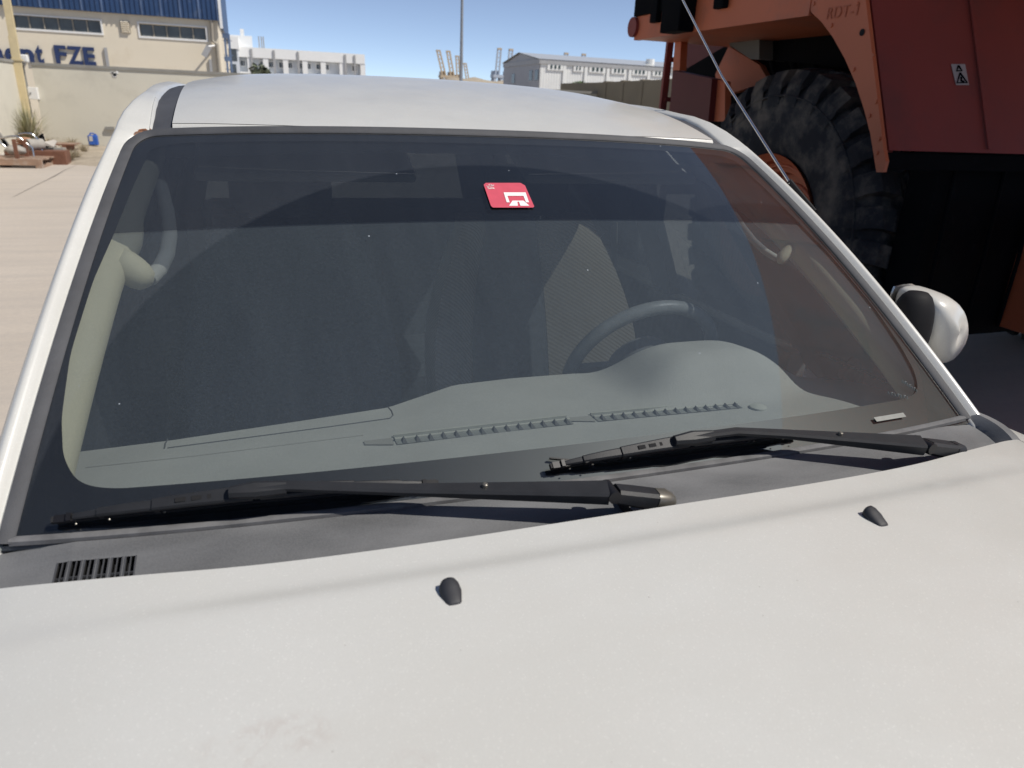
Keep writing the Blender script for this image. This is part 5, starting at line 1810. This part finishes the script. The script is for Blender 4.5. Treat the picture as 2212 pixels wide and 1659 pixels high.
b = MB(); b.prism([tuple(cp_(*q, .95)) for q in ((675, 600), (725, 560), (760, 690), (700, 700))], (0, .15, 0)); b.build('body', M['truckblack'], t)
b = MB(); b.box2((p[0] - .09, p[1], 0), (p[0] + .09, p[1] + .15, p[2] - .1)); b.build('foot', M['truckblack'], t)
# rubble bits
for k in range(46):
    zx, zy = 40 + 1000 * rng.random(), 800 + 330 * rng.random()
    if zx > 760: zy = 760 + 90 * rng.random()
    px, py = zx / 4.424 * .5486, (400 + zy / 4.424) * .5486
    g = gp(px, py); r_ = .03 + .09 * rng.random()
    if g[1] < yk + .1: continue
    o = lumpy('rubble', (g[0], g[1], r_ * .4 + sandz(g[0], g[1])), (r_ * 1.4, r_, r_ * .7), [M['greyfab'], M['timber'], M['timberdark'], M['paleboard']][k % 4], k + 20, None, .35)
    tag(o, 'small piece of rubble among the scrap by the wall', 'rubble', 'rubble pieces in the scrap heap')
# blue jerrycan against the wall
jw = [at(*p, WALLY - .45) for p in ((190, 286), (210, 286), (214, 322), (194, 322))]
jx0, jx1 = at(191, 305, WALLY - .45)[0], at(212, 305, WALLY - .45)[0]; jz0 = sandz(jx0, WALLY - .45); jz1 = at(200, 288, WALLY - .45)[2]
t = thing('blue_jerrycan', ((jx0 + jx1) / 2, WALLY - .45, 0), 'blue plastic jerrycan standing against the cream wall', 'jerrycan')
b = MB(); b.box2((jx0, WALLY - .52, jz0), (jx1, WALLY - .34, jz1 - .05)); b.build('body', M['blueplastic'], t, bevel=.03)
b = MB(); b.tube([(jx0 + .05, WALLY - .43, jz1 - .055), (jx0 + .08, WALLY - .43, jz1), (jx1 - .1, WALLY - .43, jz1), (jx1 - .06, WALLY - .43, jz1 - .055)], .02, 8); b.build('handle', M['blueplastic'], t)
b = MB(); b.tube([(jx1 - .05, WALLY - .43, jz1 - .06), (jx1 - .05, WALLY - .43, jz1 - .01)], .028, 10); b.build('cap', M['blueplastic'], t)
b = MB(); b.box2((jx0 + .04, WALLY - .526, jz0 + .12), (jx1 - .12, WALLY - .5205, jz0 + .26)); b.build('worn_label', M['paleboard'], t)


def tuft(name, c, n, h, spread, mats, parent=None, wbase=.012, droop=.35):
    bs = [MB() for _ in mats]
    for k in range(n):
        a = 2 * PI * rng.random(); r0 = .12 * spread * rng.random(); L = h * (.5 + .6 * rng.random())
        out = spread * (.15 + .95 * rng.random() ** 1.3)
        P0 = np.array([c[0] + r0 * math.cos(a), c[1] + r0 * math.sin(a), c[2]])
        d = np.array([math.cos(a), math.sin(a), 0.0]); sd = np.array([-d[1], d[0], 0])
        ps = []
        for i in range(5):
            f = i / 4
            ps.append(P0 + d * out * f ** 1.5 + np.array([0, 0, L * (f - droop * f * f * (out / spread))]))
        b = bs[k % len(mats)]
        wv = [wbase, wbase * .9, wbase * .7, wbase * .45, wbase * .1]
        b.rings([[p - sd * wv[i], p + sd * wv[i]] for i, p in enumerate(ps)], False)
    obs = [b.build(name, m, parent) for b, m in zip(bs, mats)]
    return obs


c = at(67, 305, WALLY - 1.5)
t = thing('reed_clump', (c[0], c[1], 0), 'tall dry green reed clump growing by the foot of the yellow pole', 'reeds')
tuft('blades', (c[0], c[1], 0), 240, 1.35, .75, [M['reed'], M['reedpale'], M['reed']], t, .013)
for i, (px, py, hh, sp, n) in enumerate(((150, 350, .32, .45, 130), (128, 338, .30, .4, 110), (165, 345, .25, .4, 110), (110, 322, .35, .4, 110), (130, 318, .35, .45, 110), (158, 322, .3, .4, 90), (182, 330, .3, .35, 80), (95, 352, .25, .35, 90), (185, 318, .3, .3, 70))):
    g = gp(px, py); z = sandz(g[0], g[1]) - .02
    obs = tuft('dry_weeds', (g[0], g[1], z), n, hh, sp, [M['drygrass']], None, .008, .3)
    obs[0]['kind'] = 'stuff'
    tag(obs[0], 'straw coloured dry weeds growing along the sandy verge', 'weeds', 'dry weeds on the verge')
